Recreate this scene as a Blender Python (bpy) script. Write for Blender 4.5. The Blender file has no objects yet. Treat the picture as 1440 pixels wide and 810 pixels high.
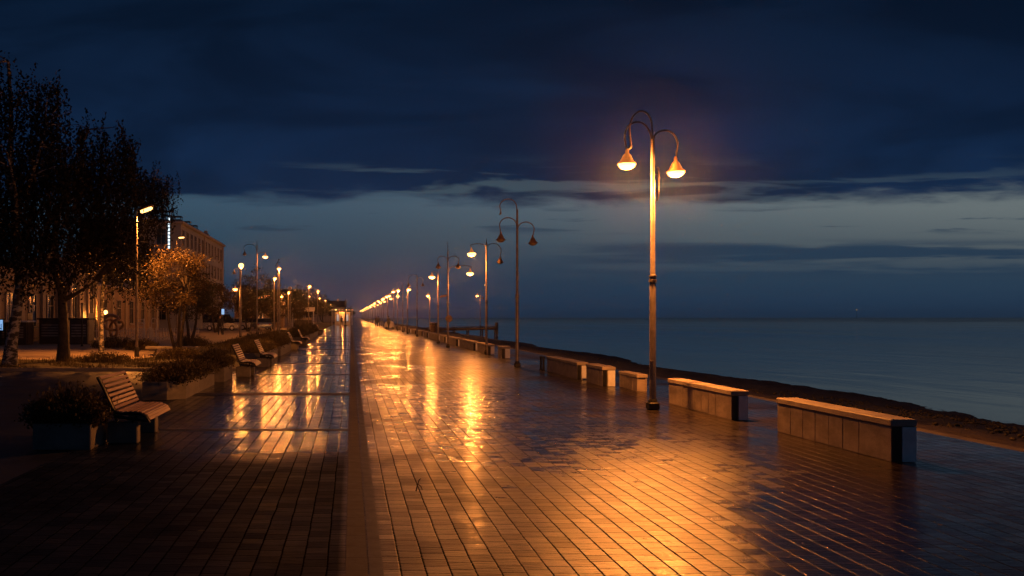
import bpy, math, random
import numpy as np
from mathutils import Vector, Matrix

R = math.radians
scene = bpy.context.scene
col = scene.collection
random.seed(7)
rng = np.random.default_rng(7)

# ------------------------------------------------------------------ camera
cam_data = bpy.data.cameras.new('camera')
cam = bpy.data.objects.new('camera', cam_data)
col.objects.link(cam)
cam.location = (0, 0, 1.7)
cam.rotation_euler = (R(90), 0, 0)
cam_data.sensor_width = 36
cam_data.lens = 30.0
cam_data.shift_x = 226 / 1440
cam_data.shift_y = 40 / 1440
cam_data.clip_start = 0.05
cam_data.clip_end = 20000
scene.camera = cam

# ------------------------------------------------------------------ render
scene.view_settings.view_transform = 'Standard'
scene.view_settings.look = 'None'
scene.view_settings.exposure = 0.0
scene.view_settings.gamma = 1.0
scene.view_settings.use_curve_mapping = False
scene.render.engine = 'CYCLES'
cy = scene.cycles
cy.use_denoising = True
cy.max_bounces = 5
cy.diffuse_bounces = 2
cy.glossy_bounces = 3
cy.volume_bounces = 0
cy.sample_clamp_indirect = 4
cy.caustics_reflective = False
cy.caustics_refractive = False

SUN_EL, SUN_ROT = 2.0, 95.0       # just set, off to the right over the sea
HAZE = 0.00026
LAMP_W = 600.0                   # near lamps
LAMP_COL = (1.0, 0.29, 0.045)
BULB = 4.5


# ------------------------------------------------------------------ node helper
class N:
    """Tiny wrapper for writing node trees."""
    def __init__(s, tree):
        s.t = tree
        s.nodes = tree.nodes
        s.links = tree.links

    def new(s, kind, **kw):
        n = s.nodes.new(kind)
        for k, v in kw.items():
            setattr(n, k, v)
        return n

    def put(s, sock, v):
        if isinstance(v, bpy.types.NodeSocket):
            s.links.new(v, sock)
        elif v is not None:
            if sock.type == 'RGBA' and not isinstance(v, (int, float)) and len(v) == 3:
                v = (*v, 1)
            sock.default_value = v

    def m(s, op, a, b=None, c=None, clamp=False):
        n = s.new('ShaderNodeMath', operation=op, use_clamp=clamp)
        for i, v in enumerate((a, b, c)):
            if v is not None:
                s.put(n.inputs[i], v)
        return n.outputs[0]

    def v(s, op, a, b=None, scale=None):
        n = s.new('ShaderNodeVectorMath', operation=op)
        s.put(n.inputs[0], a)
        if b is not None:
            s.put(n.inputs[1], b)
        if scale is not None:
            s.put(n.inputs['Scale'], scale)
        return n.outputs['Value'] if op in ('DOT_PRODUCT', 'LENGTH') else n.outputs[0]

    def sep(s, v):
        n = s.new('ShaderNodeSeparateXYZ')
        s.put(n.inputs[0], v)
        return n.outputs

    def comb(s, x=0.0, y=0.0, z=0.0):
        n = s.new('ShaderNodeCombineXYZ')
        for i, q in enumerate((x, y, z)):
            s.put(n.inputs[i], q)
        return n.outputs[0]

    def step(s, x, a, b, lo=0.0, hi=1.0):
        n = s.new('ShaderNodeMapRange', interpolation_type='SMOOTHSTEP')
        for i, q in enumerate((x, a, b, lo, hi)):
            s.put(n.inputs[i], q)
        return n.outputs[0]

    def lin(s, x, a, b, lo=0.0, hi=1.0):
        n = s.new('ShaderNodeMapRange')
        for i, q in enumerate((x, a, b, lo, hi)):
            s.put(n.inputs[i], q)
        return n.outputs[0]

    def noise(s, vec, scale=1.0, detail=3.0, rough=0.5, dist=0.0, color=False):
        n = s.new('ShaderNodeTexNoise')
        s.put(n.inputs['Vector'], vec)
        n.inputs['Scale'].default_value = scale
        n.inputs['Detail'].default_value = detail
        n.inputs['Roughness'].default_value = rough
        n.inputs['Distortion'].default_value = dist
        return n.outputs['Color' if color else 'Fac']

    def mix(s, f, a, b):
        n = s.new('ShaderNodeMix', data_type='RGBA')
        s.put(n.inputs[0], f)
        s.put(n.inputs[6], a)
        s.put(n.inputs[7], b)
        return n.outputs[2]

    def ramp(s, f, stops):
        n = s.new('ShaderNodeValToRGB')
        s.put(n.inputs[0], f)
        e = n.color_ramp.elements
        while len(e) < len(stops):
            e.new(0.5)
        for el, (p, c) in zip(e, stops):
            el.position = p
            el.color = (*c, 1)
        return n.outputs[0]

    def bump(s, h, dist=0.01, strength=1.0, normal=None):
        n = s.new('ShaderNodeBump')
        s.put(n.inputs['Height'], h)
        n.inputs['Distance'].default_value = dist
        s.put(n.inputs['Strength'], strength)
        if normal is not None:
            s.put(n.inputs['Normal'], normal)
        return n.outputs[0]


# ------------------------------------------------------------------ world sky
world = bpy.data.worlds.new('World')
scene.world = world
world.use_nodes = True
w = N(world.node_tree)
w.nodes.clear()
d = w.new('ShaderNodeTexCoord').outputs['Generated']
dx, dy, dz = w.sep(d)
_fwd = w.m('SQRT', w.m('ADD', w.m('MULTIPLY', dy, dy), 0.03))      # the cloud bank's edge runs straight across the bay
az = w.m('DIVIDE', dx, _fwd)
el = w.m('DIVIDE', dz, _fwd)
right = w.step(az, -0.25, 0.85)                       # the afterglow lies to the right, over the sea
clear = w.ramp(w.m('MAXIMUM', w.m('MULTIPLY', el, 4.0), 0.0), [
    (0.0, (0.012, 0.032, 0.072)), (0.16, (0.015, 0.039, 0.080)), (0.34, (0.027, 0.062, 0.104)),
    (0.52, (0.042, 0.088, 0.140)), (1.0, (0.02, 0.05, 0.09))])
warm = w.ramp(w.m('MAXIMUM', w.m('MULTIPLY', el, 4.0), 0.0), [
    (0.0, (0.012, 0.036, 0.084)), (0.16, (0.020, 0.050, 0.094)), (0.30, (0.078, 0.102, 0.122)),
    (0.50, (0.150, 0.182, 0.190)), (1.0, (0.05, 0.09, 0.12))])
clear = w.mix(right, clear, warm)
sky = w.new('ShaderNodeTexSky', sky_type='NISHITA')
sky.sun_disc = False
sky.sun_elevation = R(SUN_EL)
sky.sun_rotation = R(SUN_ROT)
nish = w.v('MULTIPLY', sky.outputs[0], (0.012, 0.020, 0.030))
clear = w.mix(0.12, clear, nish)
# cloud layers: noise over (azimuth, elevation), long flat streaks
cv = w.comb(az, w.m('MULTIPLY', el, 1.0), 0.0)
n_edge = w.noise(w.v('MULTIPLY', cv, (3.2, 9.0, 1)), 1.0, 4.0, 0.55, 0.3)
n_fine = w.noise(w.v('MULTIPLY', cv, (9.0, 60.0, 1)), 1.0, 5.0, 0.6, 0.4)
n_big = w.noise(w.v('MULTIPLY', cv, (2.2, 8.0, 1)), 1.3, 4.0, 0.55, 0.6)
edge = w.m('ADD', 0.132, w.m('ADD', w.m('MULTIPLY', w.m('SUBTRACT', n_edge, 0.5), 0.034),
                             w.m('MULTIPLY', w.m('SUBTRACT', n_fine, 0.5), 0.044)))
deck = w.step(w.m('SUBTRACT', el, edge), -0.005, w.lin(n_big, 0.3, 0.7, 0.008, 0.022))
deck_hi = w.ramp(w.m('MAXIMUM', w.m('MULTIPLY', el, 2.0), 0.0), [
    (0.24, (0.0078, 0.0240, 0.066)), (0.38, (0.0058, 0.0205, 0.060)), (0.55, (0.0044, 0.0145, 0.042)), (0.80, (0.0026, 0.0098, 0.028))])
deck_lo = w.v('SCALE', deck_hi, scale=0.62)
deck_col = w.mix(w.step(n_big, 0.36, 0.66), deck_lo, deck_hi)
skycol = w.mix(deck, clear, deck_col)
# pale gaps torn through the deck just above its edge
gap_win = w.m('MULTIPLY', w.m('MULTIPLY', w.step(el, 0.128, 0.142), w.step(el, 0.150, 0.190, 1.0, 0.0)),
              w.m('MULTIPLY', w.step(az, -0.14, -0.02), w.step(az, 0.30, 0.60, 1.0, 0.55)))
n_gap = w.noise(w.v('MULTIPLY', w.v('ADD', cv, (3.1, 0.31, 0)), (5.0, 62.0, 1)), 1.0, 4.0, 0.55, 0.5)
skycol = w.mix(w.m('MULTIPLY', w.m('MULTIPLY', gap_win, w.step(n_gap, 0.49, 0.60)), 0.8), skycol, (0.050, 0.082, 0.108))
# thin dark streaks low over the sea
n_low = w.noise(w.v('MULTIPLY', w.v('ADD', cv, (0.7, 1.2, 0)), (4.0, 75.0, 1)), 1.0, 5.0, 0.55, 0.4)
low_win = w.m('MULTIPLY', w.m('MULTIPLY', w.step(el, 0.034, 0.056), w.step(el, 0.078, 0.092, 1.0, 0.0)), w.step(az, 0.12, 0.36))
skycol = w.mix(w.m('MULTIPLY', w.m('MULTIPLY', low_win, w.step(n_low, 0.38, 0.54)), 0.9), skycol, (0.015, 0.038, 0.074))
n_mid = w.noise(w.v('MULTIPLY', w.v('ADD', cv, (5.7, 2.2, 0)), (5.0, 62.0, 1)), 1.0, 5.0, 0.55, 0.4)
mid_win = w.m('MULTIPLY', w.step(el, 0.092, 0.102), w.step(el, 0.118, 0.128, 1.0, 0.0))
skycol = w.mix(w.m('MULTIPLY', w.m('MULTIPLY', mid_win, w.step(w.m('ADD', n_mid, w.step(az, 0.45, 0.7, 0.0, 0.05)), 0.56, 0.64)), 0.75), skycol, (0.020, 0.042, 0.074))
bg = w.new('ShaderNodeBackground')
w.put(bg.inputs[0], skycol)
bg.inputs[1].default_value = 1.0
w.links.new(bg.outputs[0], w.new('ShaderNodeOutputWorld').inputs[0])

sun_data = bpy.data.lights.new('dusk_glow', 'SUN')
sun_data.energy = 0.02
sun_data.angle = R(40)
sun_data.color = (0.8, 0.9, 1.0)
sun = bpy.data.objects.new('dusk_glow', sun_data)
col.objects.link(sun)
_sd = Vector((math.sin(R(SUN_ROT)), math.cos(R(SUN_ROT)), math.tan(R(SUN_EL) + 0.35)))
sun.rotation_euler = _sd.to_track_quat('Z', 'Y').to_euler()


# ------------------------------------------------------------------ mesh builder
class MB:
    def __init__(s):
        s.v, s.f = [], []

    def add(s, vs, fs):
        o = len(s.v)
        s.v += [tuple(p) for p in vs]
        s.f += [tuple(i + o for i in f) for f in fs]
        return s

    def box(s, c, size, rz=0.0, rx=0.0, ry=0.0, bev=0.0):
        hx, hy, hz = (q / 2 for q in size)
        M = Matrix.Translation(c) @ Matrix.Rotation(rz, 4, 'Z') @ Matrix.Rotation(ry, 4, 'Y') @ Matrix.Rotation(rx, 4, 'X')
        if bev <= 0:
            vs = [M @ Vector((x, y, z)) for z in (-hz, hz) for x, y in ((-hx, -hy), (hx, -hy), (hx, hy), (-hx, hy))]
            return s.add(vs, [(3, 2, 1, 0), (4, 5, 6, 7), (0, 1, 5, 4), (1, 2, 6, 5), (2, 3, 7, 6), (3, 0, 4, 7)])
        b = min(bev, hx * .9, hy * .9, hz * .9)
        rings = []
        for z, k in ((-hz, b), (-hz + b, 0), (hz - b, 0), (hz, b)):
            x, y = hx - k, hy - k
            c2 = b
            rings.append([(x - c2, -y, z), (x, -y + c2, z), (x, y - c2, z), (x - c2, y, z), (-x + c2, y, z), (-x, y - c2, z), (-x, -y + c2, z), (-x + c2, -y, z)])
        vs = [M @ Vector(p) for r in rings for p in r]
        fs = [tuple(range(7, -1, -1)), tuple(range(24, 32))]
        for k in range(3):
            for i in range(8):
                j = (i + 1) % 8
                fs.append((k * 8 + i, k * 8 + j, k * 8 + 8 + j, k * 8 + 8 + i))
        return s.add(vs, fs)

    def tube(s, path, rad, n=8, cap=True):
        path = [Vector(p) for p in path]
        if not hasattr(rad, '__len__'):
            rad = [rad] * len(path)
        rings = []
        up = None
        for i, p in enumerate(path):
            t = (path[min(i + 1, len(path) - 1)] - path[max(i - 1, 0)])
            t.normalize()
            if up is None:
                up = t.orthogonal().normalized()
            a = (up - t * up.dot(t))
            a = a.normalized() if a.length > 1e-6 else t.orthogonal().normalized()
            up = a
            b = t.cross(a)
            rings.append([p + (a * math.cos(2 * math.pi * k / n) + b * math.sin(2 * math.pi * k / n)) * rad[i] for k in range(n)])
        vs = [q for r in rings for q in r]
        fs = []
        for i in range(len(path) - 1):
            for k in range(n):
                k2 = (k + 1) % n
                fs.append((i * n + k, i * n + k2, (i + 1) * n + k2, (i + 1) * n + k))
        if cap:
            fs.append(tuple(range(n - 1, -1, -1)))
            fs.append(tuple((len(path) - 1) * n + k for k in range(n)))
        return s.add(vs, fs)

    def lathe(s, prof, c=(0, 0, 0), n=16, cap=True):
        vs, fs = [], []
        for r, z in prof:
            for k in range(n):
                a = 2 * math.pi * k / n
                vs.append((c[0] + r * math.cos(a), c[1] + r * math.sin(a), c[2] + z))
        for i in range(len(prof) - 1):
            for k in range(n):
                k2 = (k + 1) % n
                fs.append((i * n + k, i * n + k2, (i + 1) * n + k2, (i + 1) * n + k))
        if cap:
            fs.append(tuple(range(n - 1, -1, -1)))
            fs.append(tuple((len(prof) - 1) * n + k for k in range(n)))
        return s.add(vs, fs)

    def prism(s, outline, axis, a, b):
        """outline: 2-D points; axis 'x','y','z' is the extrusion axis from a to b."""
        def P(u, v, t):
            return {'x': (t, u, v), 'y': (u, t, v), 'z': (u, v, t)}[axis]
        n = len(outline)
        vs = [P(u, v, a) for u, v in outline] + [P(u, v, b) for u, v in outline]
        fs = [tuple(range(n - 1, -1, -1)), tuple(range(n, 2 * n))]
        fs += [(i, (i + 1) % n, n + (i + 1) % n, n + i) for i in range(n)]
        return s.add(vs, fs)

    def mesh(s, name, mat, smooth=False):
        me = bpy.data.meshes.new(name)
        me.from_pydata(s.v, [], s.f)
        me.materials.append(mat)
        import bmesh
        bm = bmesh.new()
        bm.from_mesh(me)
        bmesh.ops.recalc_face_normals(bm, faces=bm.faces)
        bm.to_mesh(me)
        bm.free()
        if smooth:
            me.shade_smooth()
            try:
                me.set_sharp_from_angle(angle=R(38))
            except Exception:
                pass
        return me

    def build(s, name, mat, parent=None, smooth=False, loc=None):
        return link(name, s.mesh(name, mat, smooth), parent, loc)


def link(name, me, parent=None, loc=None):
    o = bpy.data.objects.new(name, me)
    col.objects.link(o)
    if parent is not None:
        o.parent = parent
    if loc is not None:
        o.location = loc
    return o


def tag(o, label=None, cat=None, group=None, kind=None):
    if label: o['label'] = label
    if cat: o['category'] = cat
    if group: o['group'] = group
    if kind: o['kind'] = kind
    return o


def thing(name, loc, label, cat, group=None, rz=0.0):
    o = bpy.data.objects.new(name, None)
    col.objects.link(o)
    o.location = loc
    o.rotation_euler = (0, 0, rz)
    o.empty_display_size = 0.2
    return tag(o, label, cat, group)


def dup(root, loc, rz=0.0, label=None, scale=None):
    r = root.copy()
    col.objects.link(r)
    r.location = loc
    r.rotation_euler = (0, 0, rz)
    if scale is not None:
        r.scale = scale if hasattr(scale, '__len__') else (scale,) * 3
    if label:
        r['label'] = label
    for ch in list(root.children):
        c = ch.copy()
        col.objects.link(c)
        c.parent = r
        for g in list(ch.children):
            q = g.copy()
            col.objects.link(q)
            q.parent = c
    return r


def structure(name, mb, mat, smooth=False):
    return tag(mb.build(name, mat, None, smooth), kind='structure')


# ------------------------------------------------------------------ materials
def material(name):
    m = bpy.data.materials.new(name)
    m.use_nodes = True
    t = N(m.node_tree)
    p = m.node_tree.nodes['Principled BSDF']
    return m, t, p


def plain(name, c, rough=0.6, metal=0.0, var=0.25, scale=3.0, bump=0.0, bscale=40.0, spec=0.5):
    m, t, p = material(name)
    pos = t.new('ShaderNodeNewGeometry').outputs['Position']
    n = t.noise(pos, scale, 4.0, 0.6)
    t.put(p.inputs['Base Color'], t.mix(t.step(n, 0.3, 0.7), tuple(q * (1 - var) for q in c), tuple(min(1, q * (1 + var)) for q in c)))
    n2 = t.noise(pos, scale * 3, 3.0)
    t.put(p.inputs['Roughness'], t.lin(n2, 0.3, 0.7, max(0.02, rough - 0.1), min(1, rough + 0.1)))
    p.inputs['Metallic'].default_value = metal
    p.inputs['Specular IOR Level'].default_value = spec
    if bump:
        t.put(p.inputs['Normal'], t.bump(t.noise(pos, bscale, 4.0, 0.6), bump))
    return m


def glow(name, c, strength):
    m, t, p = material(name)
    p.inputs['Base Color'].default_value = (*c, 1)
    p.inputs['Emission Color'].default_value = (*c, 1)
    p.inputs['Emission Strength'].default_value = strength
    return m


def paving_material():
    m, t, p = material('wet_paving')
    pos = t.new('ShaderNodeNewGeometry').outputs['Position']
    x, y, z = t.sep(pos)
    # bricks laid with their long side along the promenade; wobble keeps the joints from being ruled lines
    wob = t.v('SUBTRACT', t.noise(pos, 1.7, 2.0, color=True), (0.5, 0.5, 0.5))
    wx, wy, _ = t.sep(wob)
    W, L = 0.166, 0.155
    xs = t.m('DIVIDE', t.m('ADD', x, t.m('MULTIPLY', wx, 0.020)), W)
    row = t.m('FLOOR', xs)
    fx = t.m('FRACT', xs)
    wr = t.new('ShaderNodeTexWhiteNoise', noise_dimensions='1D')
    t.put(wr.inputs['W'], row)
    ys = t.m('ADD', t.m('DIVIDE', t.m('ADD', y, t.m('MULTIPLY', wy, 0.03)), L), t.m('MULTIPLY', wr.outputs['Value'], 7.0))
    cl = t.m('FLOOR', ys)
    fy = t.m('FRACT', ys)
    wn = t.new('ShaderNodeTexWhiteNoise', noise_dimensions='2D')
    t.put(wn.inputs['Vector'], t.comb(row, cl, 0))
    rnd = wn.outputs['Color']
    r1, r2, r3 = t.sep(rnd)
    ex = t.m('MULTIPLY', t.m('MINIMUM', fx, t.m('SUBTRACT', 1.0, fx)), W)
    ey = t.m('MULTIPLY', t.m('MINIMUM', fy, t.m('SUBTRACT', 1.0, fy)), L)
    chip = t.noise(pos, 38.0, 3.0, 0.6)
    joint = t.step(t.m('ADD', t.m('MINIMUM', ex, t.m('MULTIPLY', ey, 1.8)), t.m('MULTIPLY', t.m('SUBTRACT', chip, 0.62), 0.016)), 0.0, 0.0075)     # 0 in the joint, 1 on the brick
    # worn brick faces: fine ridges across the walk
    fine = t.noise(t.v('MULTIPLY', pos, (6.0, 34.0, 6.0)), 1.0, 4.0, 0.6)
    grit = t.noise(pos, 90.0, 3.0, 0.6)
    undul = t.noise(t.v('MULTIPLY', pos, (0.9, 2.4, 1.0)), 1.0, 3.0, 0.55)
    # standing water
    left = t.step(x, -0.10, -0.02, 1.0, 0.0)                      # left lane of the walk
    pn = t.noise(t.v('MULTIPLY', pos, (0.45, 0.40, 1)), 1.0, 4.0, 0.6, 0.6)
    px_ = t.m('DIVIDE', t.m('SUBTRACT', x, t.m('ADD', 2.75, t.m('MULTIPLY', t.m('SUBTRACT', y, 15.0), 0.05))), 2.1)
    py_ = t.m('DIVIDE', t.m('SUBTRACT', y, 15.6), 6.2)
    rad = t.m('SQRT', t.m('ADD', t.m('MULTIPLY', px_, px_), t.m('MULTIPLY', py_, py_)))
    puddle = t.step(t.m('ADD', t.m('ADD', rad, t.m('MULTIPLY', t.m('SUBTRACT', r2, 0.5), 0.45)), t.m('MULTIPLY', t.m('SUBTRACT', pn, 0.5), 1.7)), 0.55, 1.25, 1.0, 0.0)
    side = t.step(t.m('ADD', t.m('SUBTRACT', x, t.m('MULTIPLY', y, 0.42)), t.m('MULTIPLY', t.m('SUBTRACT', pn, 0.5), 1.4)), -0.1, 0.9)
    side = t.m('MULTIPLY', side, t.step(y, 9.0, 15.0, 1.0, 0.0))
    wave = t.noise(t.v('MULTIPLY', pos, (2.6, 8.0, 1)), 1.0, 4.0, 0.6, 0.8)
    puddle = t.m('MULTIPLY', puddle, t.step(t.m('ADD', wave, t.m('MULTIPLY', t.m('SUBTRACT', r3, 0.5), 0.22)), 0.40, 0.54, 0.0, 1.0))
    film = t.step(pn, 0.34, 0.62)
    wetL = t.m('MULTIPLY', left, t.m('MULTIPLY', t.step(t.m('ADD', y, t.m('ADD', t.m('MULTIPLY', t.m('SUBTRACT', pn, 0.5), 4.0), t.m('MULTIPLY', t.m('SUBTRACT', r3, 0.5), 1.2))), 10.0, 12.0), t.step(x, -3.3, -1.4, 0.35, 1.0)))
    wet = t.m('MAXIMUM', t.m('MAXIMUM', t.m('MULTIPLY', t.m('MULTIPLY', film, t.step(y, 8.5, 13.0, 0.30, 0.70)), t.m('SUBTRACT', 1.0, left)), puddle), wetL)
    # colour: damp clay brick, each brick its own tone
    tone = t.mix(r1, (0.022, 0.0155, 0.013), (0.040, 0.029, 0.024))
    tone = t.mix(left, tone, t.mix(r2, (0.014, 0.020, 0.040), (0.026, 0.034, 0.060)))  # left lane: bluish skylight put into the brick colour
    tone = t.mix(t.step(t.noise(pos, 0.8, 5.0, 0.6), 0.38, 0.62), tone, t.v('MULTIPLY', tone, (0.50, 0.48, 0.48)))
    tone = t.mix(joint, (0.004, 0.0035, 0.003), tone)
    tone = t.mix(t.m('MULTIPLY', wet, 0.45), tone, t.v('MULTIPLY', tone, (0.45, 0.45, 0.47)))
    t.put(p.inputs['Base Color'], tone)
    rough = t.m('ADD', t.lin(r3, 0, 1, 0.35, 0.47), t.m('MULTIPLY', t.m('SUBTRACT', grit, 0.5), 0.12))
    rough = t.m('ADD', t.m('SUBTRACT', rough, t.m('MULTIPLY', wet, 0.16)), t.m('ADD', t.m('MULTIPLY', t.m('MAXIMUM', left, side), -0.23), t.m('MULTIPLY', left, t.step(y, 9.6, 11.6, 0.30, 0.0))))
    rough = t.m('SUBTRACT', rough, t.m('MULTIPLY', puddle, 0.17))
    rough = t.m('ADD', rough, t.m('MULTIPLY', t.m('SUBTRACT', 1.0, joint), 0.3))
    rough = t.m('ADD', rough, t.m('MULTIPLY', t.m('SUBTRACT', t.noise(pos, 1.3, 5.0, 0.65), 0.5), 0.28))
    t.put(p.inputs['Roughness'], t.m('MAXIMUM', rough, 0.08))
    p.inputs['IOR'].default_value = 1.42
    # gloss: the open walk is worn shiny, duller by the drain; the left lane only shines where it is wet
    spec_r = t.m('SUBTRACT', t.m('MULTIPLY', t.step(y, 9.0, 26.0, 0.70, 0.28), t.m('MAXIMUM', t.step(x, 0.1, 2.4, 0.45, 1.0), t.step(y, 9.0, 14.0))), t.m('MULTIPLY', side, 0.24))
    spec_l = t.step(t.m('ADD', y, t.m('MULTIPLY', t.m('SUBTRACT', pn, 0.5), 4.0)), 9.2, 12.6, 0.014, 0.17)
    spec = t.m('ADD', t.m('MULTIPLY', spec_r, t.m('SUBTRACT', 1.0, left)), t.m('MULTIPLY', spec_l, left))
    t.put(p.inputs['Specular IOR Level'], t.m('MULTIPLY', joint, t.m('MAXIMUM', spec, 0.0)))
    # relief
    h = t.m('ADD', t.m('MULTIPLY', joint, 1.0), t.m('ADD', t.m('MULTIPLY', fine, 1.7), t.m('MULTIPLY', grit, 0.40)))
    h = t.m('ADD', h, t.m('MULTIPLY', r3, 0.25))
    h = t.m('ADD', h, t.m('MULTIPLY', undul, 2.2))
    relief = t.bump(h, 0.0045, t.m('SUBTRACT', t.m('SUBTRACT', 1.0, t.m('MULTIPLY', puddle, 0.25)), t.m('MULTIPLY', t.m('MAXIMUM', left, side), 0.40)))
    tilt = t.v('MULTIPLY', t.v('SUBTRACT', rnd, (0.5, 0.5, 0.5)), (0.045, 0.055, 0.0))
    tilt = t.v('SCALE', tilt, scale=t.m('ADD', 1.0, t.m('MULTIPLY', puddle, 1.6)))
    nrm = t.v('NORMALIZE', t.v('ADD', relief, tilt))
    t.put(p.inputs['Normal'], nrm)
    # the water film: a clear coat with small ripples
    rip = t.noise(t.v('MULTIPLY', pos, (2.6, 9.0, 1.0)), 1.0, 4.0, 0.6, 0.6)
    coatn = t.bump(t.m('ADD', t.m('MULTIPLY', rip, 1.0), t.m('ADD', t.m('MULTIPLY', joint, 0.20), t.m('MULTIPLY', fine, 0.10))), 0.010,
                   t.m('ADD', t.m('SUBTRACT', 0.60, t.m('MULTIPLY', left, 0.15)), t.m('MULTIPLY', puddle, 0.40)))
    coatn = t.v('NORMALIZE', t.v('ADD', coatn, t.v('SCALE', tilt, scale=0.5)))
    t.put(p.inputs['Coat Weight'], t.m('MULTIPLY', t.m('MULTIPLY', wet, joint), t.m('SUBTRACT', t.m('SUBTRACT', 0.85, t.m('MULTIPLY', puddle, 0.25)), t.m('MULTIPLY', left, 0.30))))
    t.put(p.inputs['Coat Roughness'], t.lin(wet, 0.2, 1.0, 0.15, 0.065))
    p.inputs['Coat IOR'].default_value = 1.33
    t.put(p.inputs['Coat Normal'], coatn)
    return m


def strip_material(name, c, rough, L=0.6, joint_w=0.006):
    m, t, p = material(name)
    pos = t.new('ShaderNodeNewGeometry').outputs['Position']
    x, y, z = t.sep(pos)
    fy = t.m('FRACT', t.m('DIVIDE', y, L))
    j = t.step(t.m('MULTIPLY', t.m('MINIMUM', fy, t.m('SUBTRACT', 1.0, fy)), L), 0.001, joint_w)
    n = t.noise(pos, 5.0, 5.0, 0.65)
    g = t.noise(t.v('MULTIPLY', pos, (20, 60, 20)), 1.0, 4.0, 0.6)
    t.put(p.inputs['Base Color'], t.mix(j, (0.01, 0.009, 0.008), t.mix(n, tuple(q * 0.65 for q in c), tuple(q * 1.3 for q in c))))
    t.put(p.inputs['Roughness'], t.lin(n, 0.3, 0.7, rough - 0.08, rough + 0.1))
    t.put(p.inputs['Normal'], t.bump(t.m('ADD', j, t.m('MULTIPLY', g, 0.6)), 0.004))
    return m


def concrete_material(name, c, dark=0.6):
    m, t, p = material(name)
    pos = t.new('ShaderNodeNewGeometry').outputs['Position']
    n = t.noise(t.v('MULTIPLY', pos, (2.5, 2.5, 5.0)), 1.0, 5.0, 0.65)
    run = t.noise(t.v('MULTIPLY', pos, (9, 9, 0.8)), 1.0, 4.0, 0.6)
    g = t.noise(pos, 60.0, 4.0, 0.65)
    f = t.m('MULTIPLY', t.step(n, 0.3, 0.68), t.step(run, 0.25, 0.6, 0.6, 1.0))
    t.put(p.inputs['Base Color'], t.mix(f, tuple(q * dark for q in c), c))
    t.put(p.inputs['Roughness'], t.lin(n, 0.3, 0.7, 0.55, 0.8))
    t.put(p.inputs['Normal'], t.bump(t.m('ADD', g, t.m('MULTIPLY', n, 0.8)), 0.004))
    return m


def wood_material(name, c):
    m, t, p = material(name)
    pos = t.new('ShaderNodeTexCoord').outputs['Object']
    g = t.noise(t.v('MULTIPLY', pos, (40, 2.5, 40)), 1.0, 5.0, 0.6)
    n = t.noise(pos, 3.0, 3.0)
    t.put(p.inputs['Base Color'], t.mix(t.m('MULTIPLY', g, t.lin(n, 0.3, 0.7, 0.7, 1.2)), tuple(q * 0.5 for q in c), tuple(q * 1.35 for q in c)))
    t.put(p.inputs['Roughness'], t.lin(g, 0.3, 0.7, 0.35, 0.55))
    t.put(p.inputs['Normal'], t.bump(g, 0.002))
    return m


def foliage_material(name, a, b):
    m, t, p = material(name)
    pos = t.new('ShaderNodeNewGeometry').outputs['Position']
    n = t.noise(pos, 1.6, 3.0)
    n2 = t.noise(pos, 17.0, 2.0)
    f = t.m('ADD', t.m('MULTIPLY', n, 0.6), t.m('MULTIPLY', n2, 0.4))
    t.put(p.inputs['Base Color'], t.mix(t.step(f, 0.35, 0.65), a, b))
    p.inputs['Roughness'].default_value = 0.6
    p.inputs['Specular IOR Level'].default_value = 0.3
    tr = t.new('ShaderNodeBsdfTranslucent')
    t.put(tr.inputs[0], t.mix(f, a, b))
    mx = t.new('ShaderNodeMixShader')
    mx.inputs[0].default_value = 0.3
    t.links.new(p.outputs[0], mx.inputs[1])
    t.links.new(tr.outputs[0], mx.inputs[2])
    t.links.new(mx.outputs[0], m.node_tree.nodes['Material Output'].inputs[0])
    return m


def bark_birch():
    m, t, p = material('birch_bark')
    pos = t.new('ShaderNodeNewGeometry').outputs['Position']
    n = t.noise(t.v('MULTIPLY', pos, (5, 5, 9)), 1.0, 4.0, 0.65, 0.5)
    z = t.sep(pos)[2]
    f = t.m('MULTIPLY', t.step(n, 0.47, 0.58), 1.0)
    t.put(p.inputs['Base Color'], t.mix(f, (0.035, 0.03, 0.028), (0.36, 0.34, 0.32)))
    p.inputs['Roughness'].default_value = 0.75
    t.put(p.inputs['Normal'], t.bump(n, 0.02))
    return m


def sea_material():
    m, t, p = material('sea_water')
    pos = t.new('ShaderNodeNewGeometry').outputs['Position']
    x, y, z = t.sep(pos)
    p.inputs['Base Color'].default_value = (0.006, 0.014, 0.022, 1)
    p.inputs['IOR'].default_value = 1.333
    a = t.noise(t.v('MULTIPLY', pos, (0.30, 0.12, 1)), 1.0, 3.0, 0.5, 0.4)          # long low swell, crests along the shore
    b = t.noise(t.v('MULTIPLY', pos, (1.6, 0.55, 1)), 1.0, 3.0, 0.5, 0.3)
    h = t.m('ADD', t.m('MULTIPLY', a, 0.22), t.m('MULTIPLY', b, 0.020))
    far = t.step(t.v('LENGTH', pos), 120, 700)
    t.put(p.inputs['Normal'], t.bump(h, 1.0, t.lin(far, 0, 1, 0.20, 1.6)))
    t.put(p.inputs['Roughness'], t.m('ADD', t.lin(t.noise(t.v('MULTIPLY', pos, (0.05, 0.012, 1)), 1.0, 3.0), 0.3, 0.7, 0.07, 0.15), t.m('MULTIPLY', far, 0.12)))
    return m


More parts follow.
